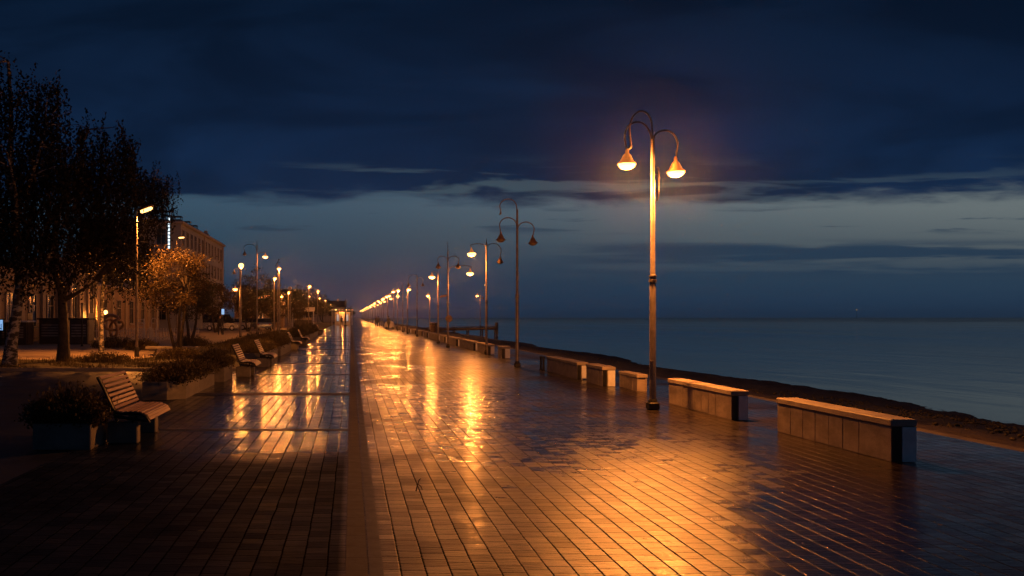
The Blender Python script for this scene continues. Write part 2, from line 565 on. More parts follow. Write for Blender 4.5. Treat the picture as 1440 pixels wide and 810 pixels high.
def beach_material():
    m, t, p = material('beach_shingle')
    pos = t.new('ShaderNodeNewGeometry').outputs['Position']
    x, y, z = t.sep(pos)
    n = t.noise(pos, 1.2, 5.0, 0.65)
    g = t.noise(pos, 14.0, 4.0, 0.65)
    xx = t.m('ADD', x, t.m('MULTIPLY', t.m('SUBTRACT', n, 0.5), 2.0))
    sand = t.mix(n, (0.022, 0.017, 0.014), (0.045, 0.033, 0.025))
    weed = t.mix(g, (0.005, 0.005, 0.006), (0.020, 0.018, 0.017))
    t.put(p.inputs['Base Color'], t.mix(t.step(xx, 10.4, 11.4), sand, weed))
    t.put(p.inputs['Roughness'], t.lin(g, 0.3, 0.7, 0.6, 0.85))
    t.put(p.inputs['Normal'], t.bump(t.m('ADD', g, n), 0.05))
    return m


def ground_material(name, a, b, scale=1.0, rough=0.85, bump=0.02, spec=0.4):
    m, t, p = material(name)
    pos = t.new('ShaderNodeNewGeometry').outputs['Position']
    n = t.noise(pos, scale, 6.0, 0.65, 0.3)
    g = t.noise(pos, 25.0, 4.0, 0.65)
    t.put(p.inputs['Base Color'], t.mix(t.step(t.m('ADD', t.m('MULTIPLY', n, 0.7), t.m('MULTIPLY', g, 0.3)), 0.35, 0.65), a, b))
    t.put(p.inputs['Roughness'], t.lin(n, 0.3, 0.7, rough - 0.12, min(1, rough + 0.08)))
    t.put(p.inputs['Normal'], t.bump(t.m('ADD', g, n), bump))
    p.inputs['Specular IOR Level'].default_value = spec
    return m


PAVING = paving_material()
BORDER = strip_material('border_stone', (0.030, 0.023, 0.021), 0.62, 0.3)
DRAIN = strip_material('drain_iron', (0.02, 0.022, 0.026), 0.5, 0.5)
CROSS = strip_material('cross_stone', (0.020, 0.018, 0.018), 0.48, 0.4)
KERB = concrete_material('kerb_stone', (0.24, 0.22, 0.20))
WALL = concrete_material('wall_panels', (0.38, 0.32, 0.28), 0.52)
COPE = concrete_material('wall_coping', (0.42, 0.36, 0.31), 0.60)
STEEL = plain('brushed_steel', (0.80, 0.82, 0.85), 0.40, 0.1, 0.10, 6)
PLANTER = concrete_material('planter_concrete', (0.19, 0.175, 0.16), 0.5)
SOIL = ground_material('soil', (0.012, 0.009, 0.006), (0.03, 0.02, 0.014), 4.0)
SLAT = wood_material('bench_slats', (0.26, 0.16, 0.09))
IRON = plain('black_iron', (0.02, 0.02, 0.022), 0.4, 0.6, 0.3, 8)
POLE = plain('pole_paint', (0.18, 0.155, 0.14), 0.45, 0.35, 0.28, 5, 0.002, 30)
SHADE = plain('lamp_shade_enamel', (0.16, 0.085, 0.045), 0.45, 0.3, 0.4, 14)
COLLAR = plain('dark_collar', (0.03, 0.028, 0.027), 0.5, 0.5, 0.3, 6)
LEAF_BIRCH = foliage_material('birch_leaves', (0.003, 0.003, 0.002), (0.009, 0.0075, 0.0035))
LEAF_LINDEN = foliage_material('small_tree_leaves', (0.034, 0.025, 0.010), (0.085, 0.055, 0.020))
LEAF_DARK = foliage_material('dark_leaves', (0.030, 0.034, 0.012), (0.075, 0.070, 0.024))
LEAF_SHRUB = foliage_material('shrub_leaves', (0.040, 0.034, 0.014), (0.110, 0.080, 0.034))
GRASS = foliage_material('grass_blades', (0.050, 0.044, 0.016), (0.120, 0.090, 0.036))
BIRCH = bark_birch()
BARK = plain('dark_bark', (0.045, 0.035, 0.028), 0.85, 0, 0.4, 7, 0.02, 18)
LAWN = ground_material('lawn_soil', (0.028, 0.026, 0.010), (0.075, 0.060, 0.026), 1.4)
PATH = ground_material('sandy_path', (0.28, 0.22, 0.15), (0.42, 0.33, 0.23), 0.6, 0.75, 0.01)
ASPHALT = ground_material('damp_asphalt', (0.014, 0.016, 0.020), (0.028, 0.029, 0.033), 0.9, 0.5, 0.006, 0.4)
LAND = ground_material('land', (0.03, 0.028, 0.02), (0.06, 0.05, 0.035), 0.2)
STUCCO = concrete_material('ochre_stucco', (0.40, 0.27, 0.16), 0.7)
STUCCO2 = concrete_material('pale_trim', (0.50, 0.40, 0.28), 0.75)
GREYWALL = concrete_material('grey_render', (0.46, 0.45, 0.44), 0.75)
GREYTRIM = concrete_material('grey_trim', (0.48, 0.42, 0.37), 0.8)
ROOF = plain('roof_sheet', (0.035, 0.032, 0.032), 0.6, 0.2)
GLASS = plain('dark_glass', (0.012, 0.014, 0.018), 0.12, 0.0, 0.3, 0.7)
FRAME = plain('window_frame', (0.30, 0.26, 0.22), 0.5)
WHITE = plain('white_paint', (0.70, 0.66, 0.60), 0.5, 0, 0.12)
DARKWOOD = wood_material('dark_boards', (0.07, 0.05, 0.035))
RUBBER = plain('rubber', (0.015, 0.015, 0.015), 0.7)
BULBM = glow('lit_lamp_glass', (1.0, 0.52, 0.15), BULB)
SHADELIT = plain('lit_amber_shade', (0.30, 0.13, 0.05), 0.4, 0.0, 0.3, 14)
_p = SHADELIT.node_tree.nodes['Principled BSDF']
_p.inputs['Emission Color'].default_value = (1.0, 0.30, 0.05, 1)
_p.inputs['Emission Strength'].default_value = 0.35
UNLIT = plain('unlit_lamp_glass', (0.22, 0.16, 0.11), 0.25, 0, 0.2)
SIGNWHITE = glow('lit_sign_white', (0.75, 0.90, 1.0), 1.6)
SIGNORANGE = glow('lit_sign_orange', (1.0, 0.33, 0.10), 2.2)
SIGNBLUE = glow('lit_screen_blue', (0.25, 0.5, 0.9), 0.9)
WINLIT = glow('lit_window', (1.0, 0.52, 0.2), 0.55)
WINCOOL = glow('lit_window_cool', (0.55, 0.72, 0.9), 0.30)
SEA = sea_material()
BEACH = beach_material()

# ------------------------------------------------------------------ ground, walk, beach, sea
def sheet(x0, x1, y0, y1, z):
    return MB().add([(x0, y0, z), (x1, y0, z), (x1, y1, z), (x0, y1, z)], [(0, 1, 2, 3)])


def slab(x0, x1, y0, y1, z0, z1):
    return MB().box(((x0 + x1) / 2, (y0 + y1) / 2, (z0 + z1) / 2), (x1 - x0, y1 - y0, z1 - z0))


structure('land', sheet(-900, 8.3, -60, 2200, -0.16), LAND)
structure('promenade', slab(-3.55, 8.42, -25, 900, -0.35, 0.0), PAVING)
structure('border_strip', sheet(-0.04, 0.112, -25, 900, 0.004), BORDER)
structure('drain_channel', sheet(0.120, 0.215, -25, 900, 0.004), DRAIN)
for i, (ya, yb) in enumerate([(12.68, 12.86), (18.35, 18.95), (24.7, 25.0), (30.6, 31.0), (37, 37.4), (43.5, 44.3), (50, 50.8), (57, 57.8), (64, 65), (72, 73)]):
    structure('cross_strip', sheet(-3.5, -0.045, ya, yb, 0.004), CROSS)
structure('pavement', slab(-60, -3.56, -25, 26.6, -0.30, -0.012), ASPHALT)
structure('kerb', slab(-60, -3.56, 26.61, 26.83, -0.30, 0.09), KERB)
structure('lawn', slab(-60, -3.56, 26.84, 32.6, -0.30, 0.05), LAWN)
structure('verge', slab(-8.2, -3.56, 32.61, 700, -0.30, 0.04), LAWN)
structure('street', slab(-60, -8.21, 32.61, 700, -0.30, -0.004), PATH)
structure('paving_edge', slab(8.43, 8.75, -25, 900, -0.5, -0.02), concrete_material('edge_stone', (0.10, 0.085, 0.075), 0.5))

nx, ny = 70, 900
xs = np.concatenate([np.linspace(8.76, 20, nx)])
ys = np.concatenate([np.linspace(-10, 70, 620), np.geomspace(70.3, 900, ny - 620)])
X, Y = np.meshgrid(xs, ys)
prof = np.interp(xs, [8.76, 10.3, 12.5, 15.0, 17.0, 20.0], [-0.14, -0.26, -0.44, -0.78, -1.02, -1.5])
Z = np.tile(prof, (len(ys), 1))
rough_amp = np.interp(xs, [8.76, 9.6, 10.8, 12.0, 15.5, 17.5, 20], [0.012, 0.02, 0.025, 0.035, 0.035, 0.03, 0.05])
Z += rough_amp * (rng.random(Z.shape) - 0.45) * 1.6
Z += rough_amp * 1.2 * np.sin(Y * 1.7 + np.sin(X * 1.3) * 2) * np.sin(X * 2.1 + np.sin(Y * 0.7) * 2)
Z += 0.25 * np.sin(Y * 0.23 + 1.0) * np.interp(xs, [8.76, 12, 16, 20], [0, 0.1, 0.4, 0.5])
vs = np.stack([X, Y, Z], -1).reshape(-1, 3)
idx = np.arange(len(ys) * nx).reshape(len(ys), nx)
q = np.stack([idx[:-1, :-1], idx[:-1, 1:], idx[1:, 1:], idx[1:, :-1]], -1).reshape(-1, 4)


def np_mesh(name, verts, quads, mat):
    me = bpy.data.meshes.new(name)
    k = quads.shape[1]
    me.vertices.add(len(verts))
    me.vertices.foreach_set('co', np.asarray(verts, dtype=np.float32).ravel())
    me.loops.add(quads.size)
    me.loops.foreach_set('vertex_index', quads.astype(np.int32).ravel())
    me.polygons.add(len(quads))
    me.polygons.foreach_set('loop_start', np.arange(0, quads.size, k, dtype=np.int32))
    me.materials.append(mat)
    me.update(calc_edges=True)
    return me


tag(link('beach', np_mesh('beach', vs, q, BEACH)), kind='structure')
structure('sea', sheet(9.0, 2000, -300, 2200, -0.98), SEA)


# loose boulders and weed clumps along the tide line: nobody could count them
def scatter_stones():
    n = 2600
    base = MB().lathe([(0.02, -0.5), (0.42, -0.3), (0.5, 0.05), (0.33, 0.36), (0.02, 0.47)], n=7)
    bv = np.array(base.v)
    bf = [f for f in base.f if len(f) == 4]
    bf = np.array(bf)
    V, F = [], []
    for i in range(n):
        y = rng.uniform(6, 30) if i < 1500 else rng.uniform(30, 130)
        x = rng.normal(12.6, 1.4)
        if x < 10.4 or x > 16.8:
            continue
        s = rng.uniform(0.03, 0.09)
        z = float(np.interp(x, xs, prof))
        a = rng.uniform(0, 6.28)
        p = bv * (1 + 0.25 * (rng.random(bv.shape) - .5)) * np.array([1, rng.uniform(.7, 1.4), rng.uniform(.5, .8)]) * s
        p = np.stack([p[:, 0] * math.cos(a) - p[:, 1] * math.sin(a), p[:, 0] * math.sin(a) + p[:, 1] * math.cos(a), p[:, 2]], -1)
        F.append(bf + len(V) * len(bv))
        V.append(p + np.array([x, y, z + s * .1]))
    me = np_mesh('shore_stones', np.concatenate(V), np.concatenate(F), BEACH)
    tag(link('shore_stones', me), 'dark wet stones and weed along the tide line below the promenade', 'stones', kind='stuff')


scatter_stones()


# ------------------------------------------------------------------ sea-side block walls
def seawall(x, y0, y1, h, thick, label, panels=None, low=False):
    t = thing('seating_wall', (x + thick / 2, y0, 0), label, 'low wall', 'low walls along the seaward edge of the promenade')
    L = y1 - y0
    cap = 0.085
    mb = MB()
    joints = panels or [i * L / max(1, round(L / 0.34)) for i in range(1, max(1, round(L / 0.34)))]
    ed = [0.0] + joints + [L]
    mb.box((0, L / 2, (h - cap) / 2), (thick - 0.03, L - 0.05, h - cap - 0.002))
    for a, b in zip(ed[:-1], ed[1:]):
        dz = random.uniform(-0.004, 0.004)
        for s in (-1, 1):
            mb.box((s * (thick / 2 - 0.012) + dz * s * .4, (a + b) / 2, (h - cap) / 2), (0.028, b - a - 0.011, h - cap - 0.004), bev=0.003)
    mb.build('body', WALL, t)
    c = MB()
    c.box((0, L / 2, h - cap / 2), (thick + 0.03, L + 0.03, cap), bev=0.012)
    c.build('coping', COPE, t)
    if not low:
        e = MB()
        e.box((thick * 0.20, -0.013, (h - cap) / 2), (thick * 0.58, 0.02, h - cap - 0.01), bev=0.003)
        e.build('end_panel', STEEL, t)
        e2 = MB()
        e2.box((-thick * 0.33, -0.008, (h - cap) / 2), (thick * 0.34, 0.012, h - cap - 0.01), bev=0.002)
        e2.build('end_plate', IRON, t)
    return t


seawall(6.30, 9.95, 12.62, 0.50, 0.28, 'nearest low wall at right, long run of tan panels under a pale coping',
        [0.64, 0.99, 1.31, 1.64, 1.96, 2.29])
seawall(6.22, 13.95, 16.72, 0.49, 0.26, 'tan panelled low wall just behind the tall lit lamp post, lit on its coping',
        [0.62, 0.92, 1.21, 1.5, 1.78, 2.07, 2.4])
seawall(6.47, 19.3, 20.6, 0.39, 0.22, 'lower plain wall set back behind the tall lit lamp post', low=True)
seawall(6.10, 20.7, 22.15, 0.48, 0.30, 'short boxy wall left of the tall lit lamp post, beside the lower wall')
seawall(6.08, 22.95, 26.5, 0.47, 0.28, 'long dim wall beside the two small dark bollards')
seawall(6.10, 34.6, 35.5, 0.48, 0.34, 'single cube like wall block between the unlit lamp post and the next one')
seawall(6.08, 37.9, 41.2, 0.46, 0.28, 'wall behind the lamp post with one lit and one dark lantern')
_rest = [(42.3, 47.8, 'wall run between the half lit lamp post and the lamp post with the round disc'),
         (49.2, 53.0, 'wall behind the lamp post with the round disc'),
         (55.6, 58.4, 'short wall just past the lamp post with the small flag plate'), (60.2, 66.5, 'wall run level with the lit lantern on the beach side'),
         (68.5, 71.4, 'short wall before the lamp post with the tall unlit hoop'), (73.5, 78.5, 'wall just past the lamp post with the tall unlit hoop')]
for a, b, lab in _rest:
    seawall(6.05, a, b, 0.46, 0.28, lab)
for i in range(9):
    y = 81 + i * 8.5
    seawall(6.05, y, y + 5.0, 0.46, 0.28, 'small distant wall block in the far run along the seaward edge')

for k, (bx, by, lab) in enumerate([(6.0, 27.0, 'small dark bollard at the left of the pair by the dim wall'), (6.02, 26.72, 'small dark bollard at the right of the pair, touching the dim wall')]):
    t = thing('bollard', (bx, by, 0), lab, 'bollard', 'pair of dark bollards')
    MB().lathe([(0.055, 0), (0.055, 0.03), (0.035, 0.04), (0.035, 0.40)], n=10).build('post', IRON, t, True)
    MB().lathe([(0.036, 0.40), (0.045, 0.41), (0.045, 0.44), (0.015, 0.455)], n=10).build('cap', COLLAR, t, True)

# ------------------------------------------------------------------ lamps
_cache = {}


def lamp_light(parent, loc, watts, name='lamp_light', soft=0.06):
    key = round(watts)
    if ('L', key) not in _cache:
        ld = bpy.data.lights.new('lamp_light', 'POINT')
        ld.energy = watts
        ld.color = LAMP_COL
        ld.shadow_soft_size = soft
        _cache[('L', key)] = ld
    o = bpy.data.objects.new(name, _cache[('L', key)])
    col.objects.link(o)
    o.parent = parent
    o.location = loc
    return o


def bell(parent, loc, lit, watts, size=1.0, tilt=(0, 0), lens=1.0):
    """bell shade with a glass lens hanging out of its mouth"""
    s = size
    if ('shade', s, True) not in _cache:
        mb = MB().lathe([(0.018 * s, 0.27 * s), (0.030 * s, 0.24 * s), (0.034 * s, 0.19 * s), (0.065 * s, 0.155 * s), (0.092 * s, 0.10 * s), (0.118 * s, 0.045 * s), (0.165 * s, 0.005 * s),
                         (0.170 * s, -0.012 * s), (0.160 * s, -0.006 * s), (0.11 * s, 0.03 * s), (0.085 * s, 0.09 * s), (0.03 * s, 0.14 * s)], n=20)
        _cache[('shade', s, False)] = mb.mesh('shade', SHADE, True)
        _cache[('shade', s, True)] = mb.mesh('shade', SHADELIT, True)
        g = MB().lathe([(0.06 * s, 0.03 * s), (0.125 * s, 0.006 * s), (0.135 * s, -0.022 * s), (0.115 * s, -0.055 * s), (0.07 * s, -0.082 * s), (0.02 * s, -0.092 * s)], n=20)
        _cache[('on', s)] = g.mesh('bulb', BULBM, True)
        _cache[('off', s)] = g.mesh('bulb', UNLIT, True)
    sh = link('shade', _cache[('shade', s, lit)], parent, loc)
    sh.rotation_euler = (tilt[0], tilt[1], 0)
    bu = link('bulb', _cache[('on' if lit else 'off', s)], sh)
    if lit:
        bu.scale = (lens, lens, lens)
        lamp_light(sh, (0, 0, -0.105 * s * lens - 0.07), watts)
    return sh


def hoop(dx, dyy, za, zp, ze):
    """pipe from the pole at za up over a crest at zp and down to ze, dx out"""
    pts = [(0, 0, za)]
    k = 14
    for i in range(k + 1):
        a = math.pi * i / k
        u = 0.5 - 0.5 * math.cos(a)
        lift = math.sin(a)
        z = zp - (zp - (za + (zp - za) * .45)) * (1 - lift) if u < .5 else zp - (zp - (ze + (zp - ze) * .45)) * (1 - lift)
        pts.append((dx * (0.04 + 1.04 * u if u < .9 else 0.04 + 1.04 * u), dyy * u, z))
    pts.append((dx, dyy, ze))
    return pts


def lamp_post(x, y, top, arms, label, watts=LAMP_W, r=0.051, collar=True, extra=False, disc=False, size=1.0, group='lamp posts on the seaward side', base=True, tip=None):
    t = thing('lamp_post', (x, y, 0), label, 'lamp post', group)
    if base:
        b = MB().box((0, 0, 0.07), (0.20, 0.20, 0.14), bev=0.02)
        b.lathe([(0.085, 0.14), (0.08, 0.17), (r + 0.012, 0.20)], n=14)
        b.build('base', COLLAR, t, True)
    p = MB()
    mid = 2.42 if top > 3.6 else top * .5
    p.lathe([(r + 0.008, 0.10), (r + 0.004, mid), (r - 0.006, mid + 0.02), (r - 0.016, top - 0.02), (r - 0.022, top)], n=14)
    p.build('pole', POLE, t, True)
    if collar:
        c = MB().lathe([(r + 0.004, mid - 0.10), (r + 0.02, mid - 0.09), (r + 0.02, mid - 0.05), (r + 0.009, mid - 0.045), (r + 0.009, mid + 0.0), (r + 0.018, mid + 0.005), (r + 0.018, mid + 0.03), (r - 0.004, mid + 0.04)], n=14, cap=False)
        c.build('collar', POLE, t, True)
    for dx, dyy, za, zp, ze, state in arms:
        a = MB().tube(hoop(dx, dyy, za, zp, ze), 0.0175, 8)
        if state == 'empty':
            a.tube([(dx, dyy, ze), (dx - .015, dyy, ze - .04), (dx - 0.06, dyy, ze - 0.085)], [0.03, 0.034, 0.012], 8)
        a.build('arm', POLE, t, True)
        if state != 'empty':
            bell(t, (dx, dyy, ze - 0.245), state == 'lit', watts, size, (random.uniform(-.05, .05), random.uniform(-.07, .07)), 1.15 if y < 30 else 1.5)
    if extra:                                     # conduit and bracket strapped to the pole, service hatch low down
        q_ = MB().tube([(0.085, 0, 4.42), (0.105, 0, 4.40), (0.105, 0, 3.98), (0.098, 0, 3.86), (0.075, 0, 3.80)], 0.014, 8)
        q_.box((0.080, 0, 4.30), (0.05, 0.02, 0.02)).box((0.080, 0, 4.02), (0.05, 0.02, 0.02))
        q_.build('conduit', IRON, t, True)
        MB().box((-0.045, -0.056, 0.72), (0.06, 0.018, 0.36), bev=0.006).build('hatch', POLE, t)
    if disc:
        s = MB()
        pts = [(0.05 + 0.19 * math.cos(2 * math.pi * i / 18), 1.58 + 0.19 * math.sin(2 * math.pi * i / 18)) for i in range(18)]
        s.prism(pts, 'y', -r - 0.035, -r - 0.015)
        s.build('round_disc', plain('disc_brown', (0.22, 0.12, 0.07), 0.5), t)
    if tip:
        MB().tube([(0, 0, top - .03), (0, 0, top + tip)], [0.02, 0.012], 6).build('finial', POLE, t)
    return t


lamp_post(5.50, 15.57, 4.95, [(-0.50, -0.08, 4.60, 5.24, 4.72, 'lit'), (0.44, 0.05, 4.80, 5.10, 4.60, 'lit'), (-0.34, 0.18, 4.90, 5.47, 4.86, 'empty')],
          'tallest nearest lamp post with two lit lanterns and one bare hooked arm', extra=True, watts=LAMP_W * 2.1)
lamp_post(5.58, 28.7, 5.3, [(-0.56, -0.05, 4.55, 5.02, 4.52, 'dark'), (0.54, 0.05, 4.45, 4.88, 4.42, 'dark'), (-0.52, 0.15, 5.15, 5.66, 5.22, 'empty')],
          'dark unlit lamp post with two hanging lanterns and a bare hooked arm')
lamp_post(6.10, 38.5, 5.05, [(-0.68, -0.06, 4.70, 4.98, 4.78, 'lit'), (0.62, 0.05, 4.70, 4.99, 4.40, 'dark')],
          'lamp post with a lit lantern on its left arm, a dark one on its right', watts=LAMP_W, tip=.15)
lamp_post(5.25, 46.4, 5.25, [(-0.52, 0, 4.50, 4.98, 4.62, 'dark'), (0.56, 0, 4.50, 4.98, 4.62, 'dark'), (1.22, .1, 4.0, 4.48, 4.30, 'lit')],
          'lamp post with a round brown disc and a lit lantern on a long arm', disc=True, watts=LAMP_W * .7, tip=.5)
t5 = lamp_post(5.47, 53.7, 4.35, [(-0.40, 0, 4.05, 4.52, 4.45, 'lit')], 'lamp post with one lit lantern and a small flag plate on its right', watts=LAMP_W * .9, tip=.2)
MB().box((0.32, 0, 2.98), (0.46, 0.02, 0.13), ry=-.2).tube([(0.05, 0, 2.9), (0.3, 0, 2.97)], .012, 6).build('flag_plate', SHADE, t5)
lamp_post(5.55, 72, 5.2, [(-0.70, 0, 4.95, 5.22, 4.55, 'dark'), (0.48, 0, 4.6, 4.98, 4.55, 'dark')], 'lamp post with a tall unlit hoop on its left, fifth dark one along the walls')
lamp_post(5.50, 83.5, 4.5, [(0.12, 0, 4.4, 4.75, 4.62, 'lit')], 'lit single lantern lamp post just past the tall unlit hoop', watts=LAMP_W)
lamp_post(5.55, 92, 5.1, [(-0.6, 0, 4.9, 5.42, 5.0, 'empty')], 'lamp post ending in a bare hook, past the tall unlit hoop')
lamp_post(5.50, 101.5, 4.9, [(0.1, 0, 4.7, 5.2, 5.08, 'lit'), (-0.5, 0, 4.5, 5.0, 4.9, 'lit')], 'first twin lantern lit post past the post with a bare hook', watts=LAMP_W)
far_label = 'small lit lamp post in the far line along the seaward edge'
yy = 115.0
far_src = {}
k = 0
while yy < 460:
    kind = k % 2
    arms = [(-0.15, 0, 4.5, 4.95, 4.85, 'lit')] if kind else [(-0.6, 0, 4.4, 4.95, 4.75, 'lit'), (0.55, 0, 4.4, 4.95, 4.7, 'lit')]
    lamp_post(5.5 + random.uniform(-.25, .25), yy, 4.8 + random.uniform(-.1, .35), arms, far_label, watts=LAMP_W * (.48 if kind else .27), collar=False, size=1.15)
    yy += 9.5 + k * 0.55 + random.uniform(-1.5, 1.5)
    k += 1
# lamps beyond the walls, on the beach and on the jetty
lamp_post(9.0, 98, 4.15, [(-0.22, 0, 3.9, 4.35, 4.35, 'lit'), (.45, 0, 3.6, 3.8, 3.75, 'empty')], 'lit lamp post standing beyond the walls on the beach', watts=LAMP_W * .6, tip=.6)

JY = 122
t = thing('jetty', (12, JY, 0), 'dark timber jetty running out into the sea with a taller end post', 'jetty')
mb = MB()
for i in range(44):
    u = i / 43
    mb.box((u * 9.6 - 1.2, -u * u * 1.5, 0.10 + 0.25 * u), (0.21, 1.8, 0.07))
mb.build('deck', DARKWOOD, t)
mb = MB()
for s in (-.8, .8):
    mb.tube([(u * 9.6 - 1.2, s - u * u * 1.5, -.22 + 0.25 * u) for u in (0, .25, .5, .75, 1)], 0.2, 6)
mb.build('beam', DARKWOOD, t)
for i in range(6):
    for s in (-.85, .85):
        u = i / 5
        MB().tube([(u * 9.6 - 1.2, s - u * u * 1.5, -1.9), (u * 9.6 - 1.2, s - u * u * 1.5, 0.05 + 0.25 * u)], 0.10, 7).build('pile', DARKWOOD, t)
MB().box((8.5, -1.6, 0.0), (0.4, 0.35, 1.7)).build('end_post', DARKWOOD, t)
l = lamp_post(18.3, JY - 0.85, 4.7, [(-0.42, 0, 4.3, 4.72, 4.65, 'lit'), (.4, 0, 3.9, 4.3, 4.2, 'dark')], 'lit lamp post standing on the timber jetty', watts=LAMP_W * .4, tip=.7)
l.location.z = 0.25

# navigation beacon far out
t = thing('beacon', (533, 900, -1), 'tiny orange light on a thin post far out at sea', 'beacon')
MB().tube([(0, 0, -2), (0, 0, 9.6)], [0.22, 0.09], 7).build('post', IRON, t)
MB().lathe([(0.05, 9.6), (0.3, 9.75), (0.3, 10.15), (0.05, 10.3)], n=8).build('lantern', glow('beacon_light', (1, .40, .10), 3.5), t)


# ------------------------------------------------------------------ left-hand lamps
def globe(parent, loc, r, watts):
    key = ('globe', r)
    if key not in _cache:
        _cache[key] = MB().lathe([(r * math.sin(a) + .002, -r * math.cos(a)) for a in [math.pi * i / 9 for i in range(10)]], n=14).mesh('bulb', BULBM, True)
    o = link('bulb', _cache[key], parent, loc)
    lamp_light(o, (0, 0, -r - 0.09), watts)
    return o


GL = 'lamp posts on the town side'


def street_lamp(x, y, top, side, reach, label, watts, r=.06, slanted=False):
    """tapered steel mast with a flat luminaire on a short arm"""
    t = thing('street_lamp', (x, y, 0), label, 'street lamp', GL)
    MB().lathe([(r + .05, 0), (r + .05, .35), (r + .01, .42)], n=12).build('base', COLLAR, t, True)
    MB().lathe([(r + .008, .05), (r, 1.5), (r * .65, top)], n=12).build('mast', POLE, t, True)
    ex = side * reach
    MB().tube([(0, 0, top - .05), (ex * .25, 0, top + .10), (ex * .7, 0, top + .13), (ex, 0, top + .12)], [.035, .03, .026, .024], 8).build('arm', POLE, t, True)
    h = MB()
    a = side * (0.35 if slanted else 0.06)
    h.box((ex + side * .26, 0, top + .15 + (.09 if slanted else 0)), (0.62, 0.26, 0.10), ry=-a, bev=.03)
    hd = h.build('head', SHADE, t)
    g = MB().box((ex + side * .28, 0, top + .055 + (.09 if slanted else 0)), (0.54, 0.24, 0.13), ry=-a, bev=.05)
    b = g.build('bulb', BULBM, hd)
    # full cut-off head: nothing leaves it above about 20 degrees below the horizon
    ld = bpy.data.lights.new('lamp_light', 'SPOT')
    ld.energy = watts
    ld.color = LAMP_COL
    ld.spot_size = R(142)
    ld.spot_blend = 0.35
    ld.shadow_soft_size = 0.12
    lo = bpy.data.objects.new('lamp_light', ld)
    col.objects.link(lo)
    lo.parent = t
    lo.location = (ex + side * .29, 0, top - .10 + (.06 if slanted else 0))
    return t


street_lamp(-9.05, 36.0, 6.05, 1, .12, 'bright street lamp shining among the birch branches', LAMP_W * 7.0, slanted=True)
street_lamp(-17.4, 85, 9.5, 1, .2, 'street lamp lit in front of the tall grey building', LAMP_W * 1.3)
t = lamp_post(-9.1, 70, 5.55, [(-0.5, 0, 5.2, 5.6, 5.5, 'dark'), (-.42, 0, 3.4, 4.0, 4.2, 'lit')], 'thick brightly lit lamp post with a glowing ball on top', group=GL, r=.10, watts=LAMP_W * .3)
globe(t, (0.06, 0, 5.86), 0.21, LAMP_W * 1.0)
lamp_post(-6.85, 62, 6.9, [(-0.9, 0, 6.2, 6.95, 6.45, 'dark'), (0.6, 0, 5.9, 6.35, 6.3, 'lit')], 'tall dark lamp post with an unlit left lantern and a lit right one', group=GL, tip=.35, watts=LAMP_W * .45)
lamp_post(-6.75, 80, 5.9, [(-.02, -.08, 5.7, 6.4, 6.45, 'lit')], 'bright pole of the left cluster with the highest lit lantern', group=GL, r=.075, watts=LAMP_W * .7)
lamp_post(-8.15, 90, 5.5, [(.1, 0, 5.3, 5.9, 6.0, 'lit')], 'leftmost pole of the left cluster with a lower lit lantern', group=GL, r=.075, watts=LAMP_W * .8)
lamp_post(-9.9, 120, 4.4, [(.1, 0, 4.2, 4.7, 4.75, 'lit')], 'short lit lamp post at the right foot of the left cluster', group=GL)
t = thing('antenna_mast', (-7.35, 85, 0), 'bare mast with a small antenna above the left cluster of lamps', 'mast')
MB().lathe([(.07, 0), (.06, 3), (.04, 7.0)], n=10).build('pole', POLE, t, True)
MB().tube([(-.25, 0, 6.7), (.15, 0, 7.35)], .03, 6).tube([(-.1, 0, 7.0), (.3, 0, 7.1)], .02, 6).box((.15, 0, 7.35), (.16, .16, .1), ry=.5).build('antenna', IRON, t)
lamp_post(-8.0, 108, 4.75, [(.15, 0, 4.5, 5.05, 5.05, 'lit')], 'lit lamp post left of the bare hooked post in mid distance', group=GL, r=.085)
lamp_post(-7.6, 106, 4.9, [(-.35, 0, 4.6, 5.05, 4.95, 'empty')], 'bare hooked post in mid distance on the town side', group=GL, r=.085)
for x, y, h, lab, ww in [(-5.6, 112, 5.7, 'highest lit lantern of the far left cluster', .9), (-8.9, 178, 5.9, 'lit lantern low in the far left cluster, left of the others', .9),
                         (-5.4, 136, 5.75, 'lit lantern right of the highest one in the far left cluster', .8), (-7.2, 190, 5.8, 'lit lantern under its neighbour in the far left cluster', .8),
                         (-6.6, 214, 5.7, 'small lit lantern right of the far left cluster', .8), (-6.4, 262, 5.3, 'tiny lit lantern over the far white pavilion roof', .8), (-6.0, 300, 5.3, 'tiny lit lantern between the pavilion and the far left cluster', .7)]:
    lamp_post(x, y, h - .15, [(.12, 0, h - .4, h + .2, h + .24, 'lit')], lab, group=GL, watts=LAMP_W * ww, collar=False)


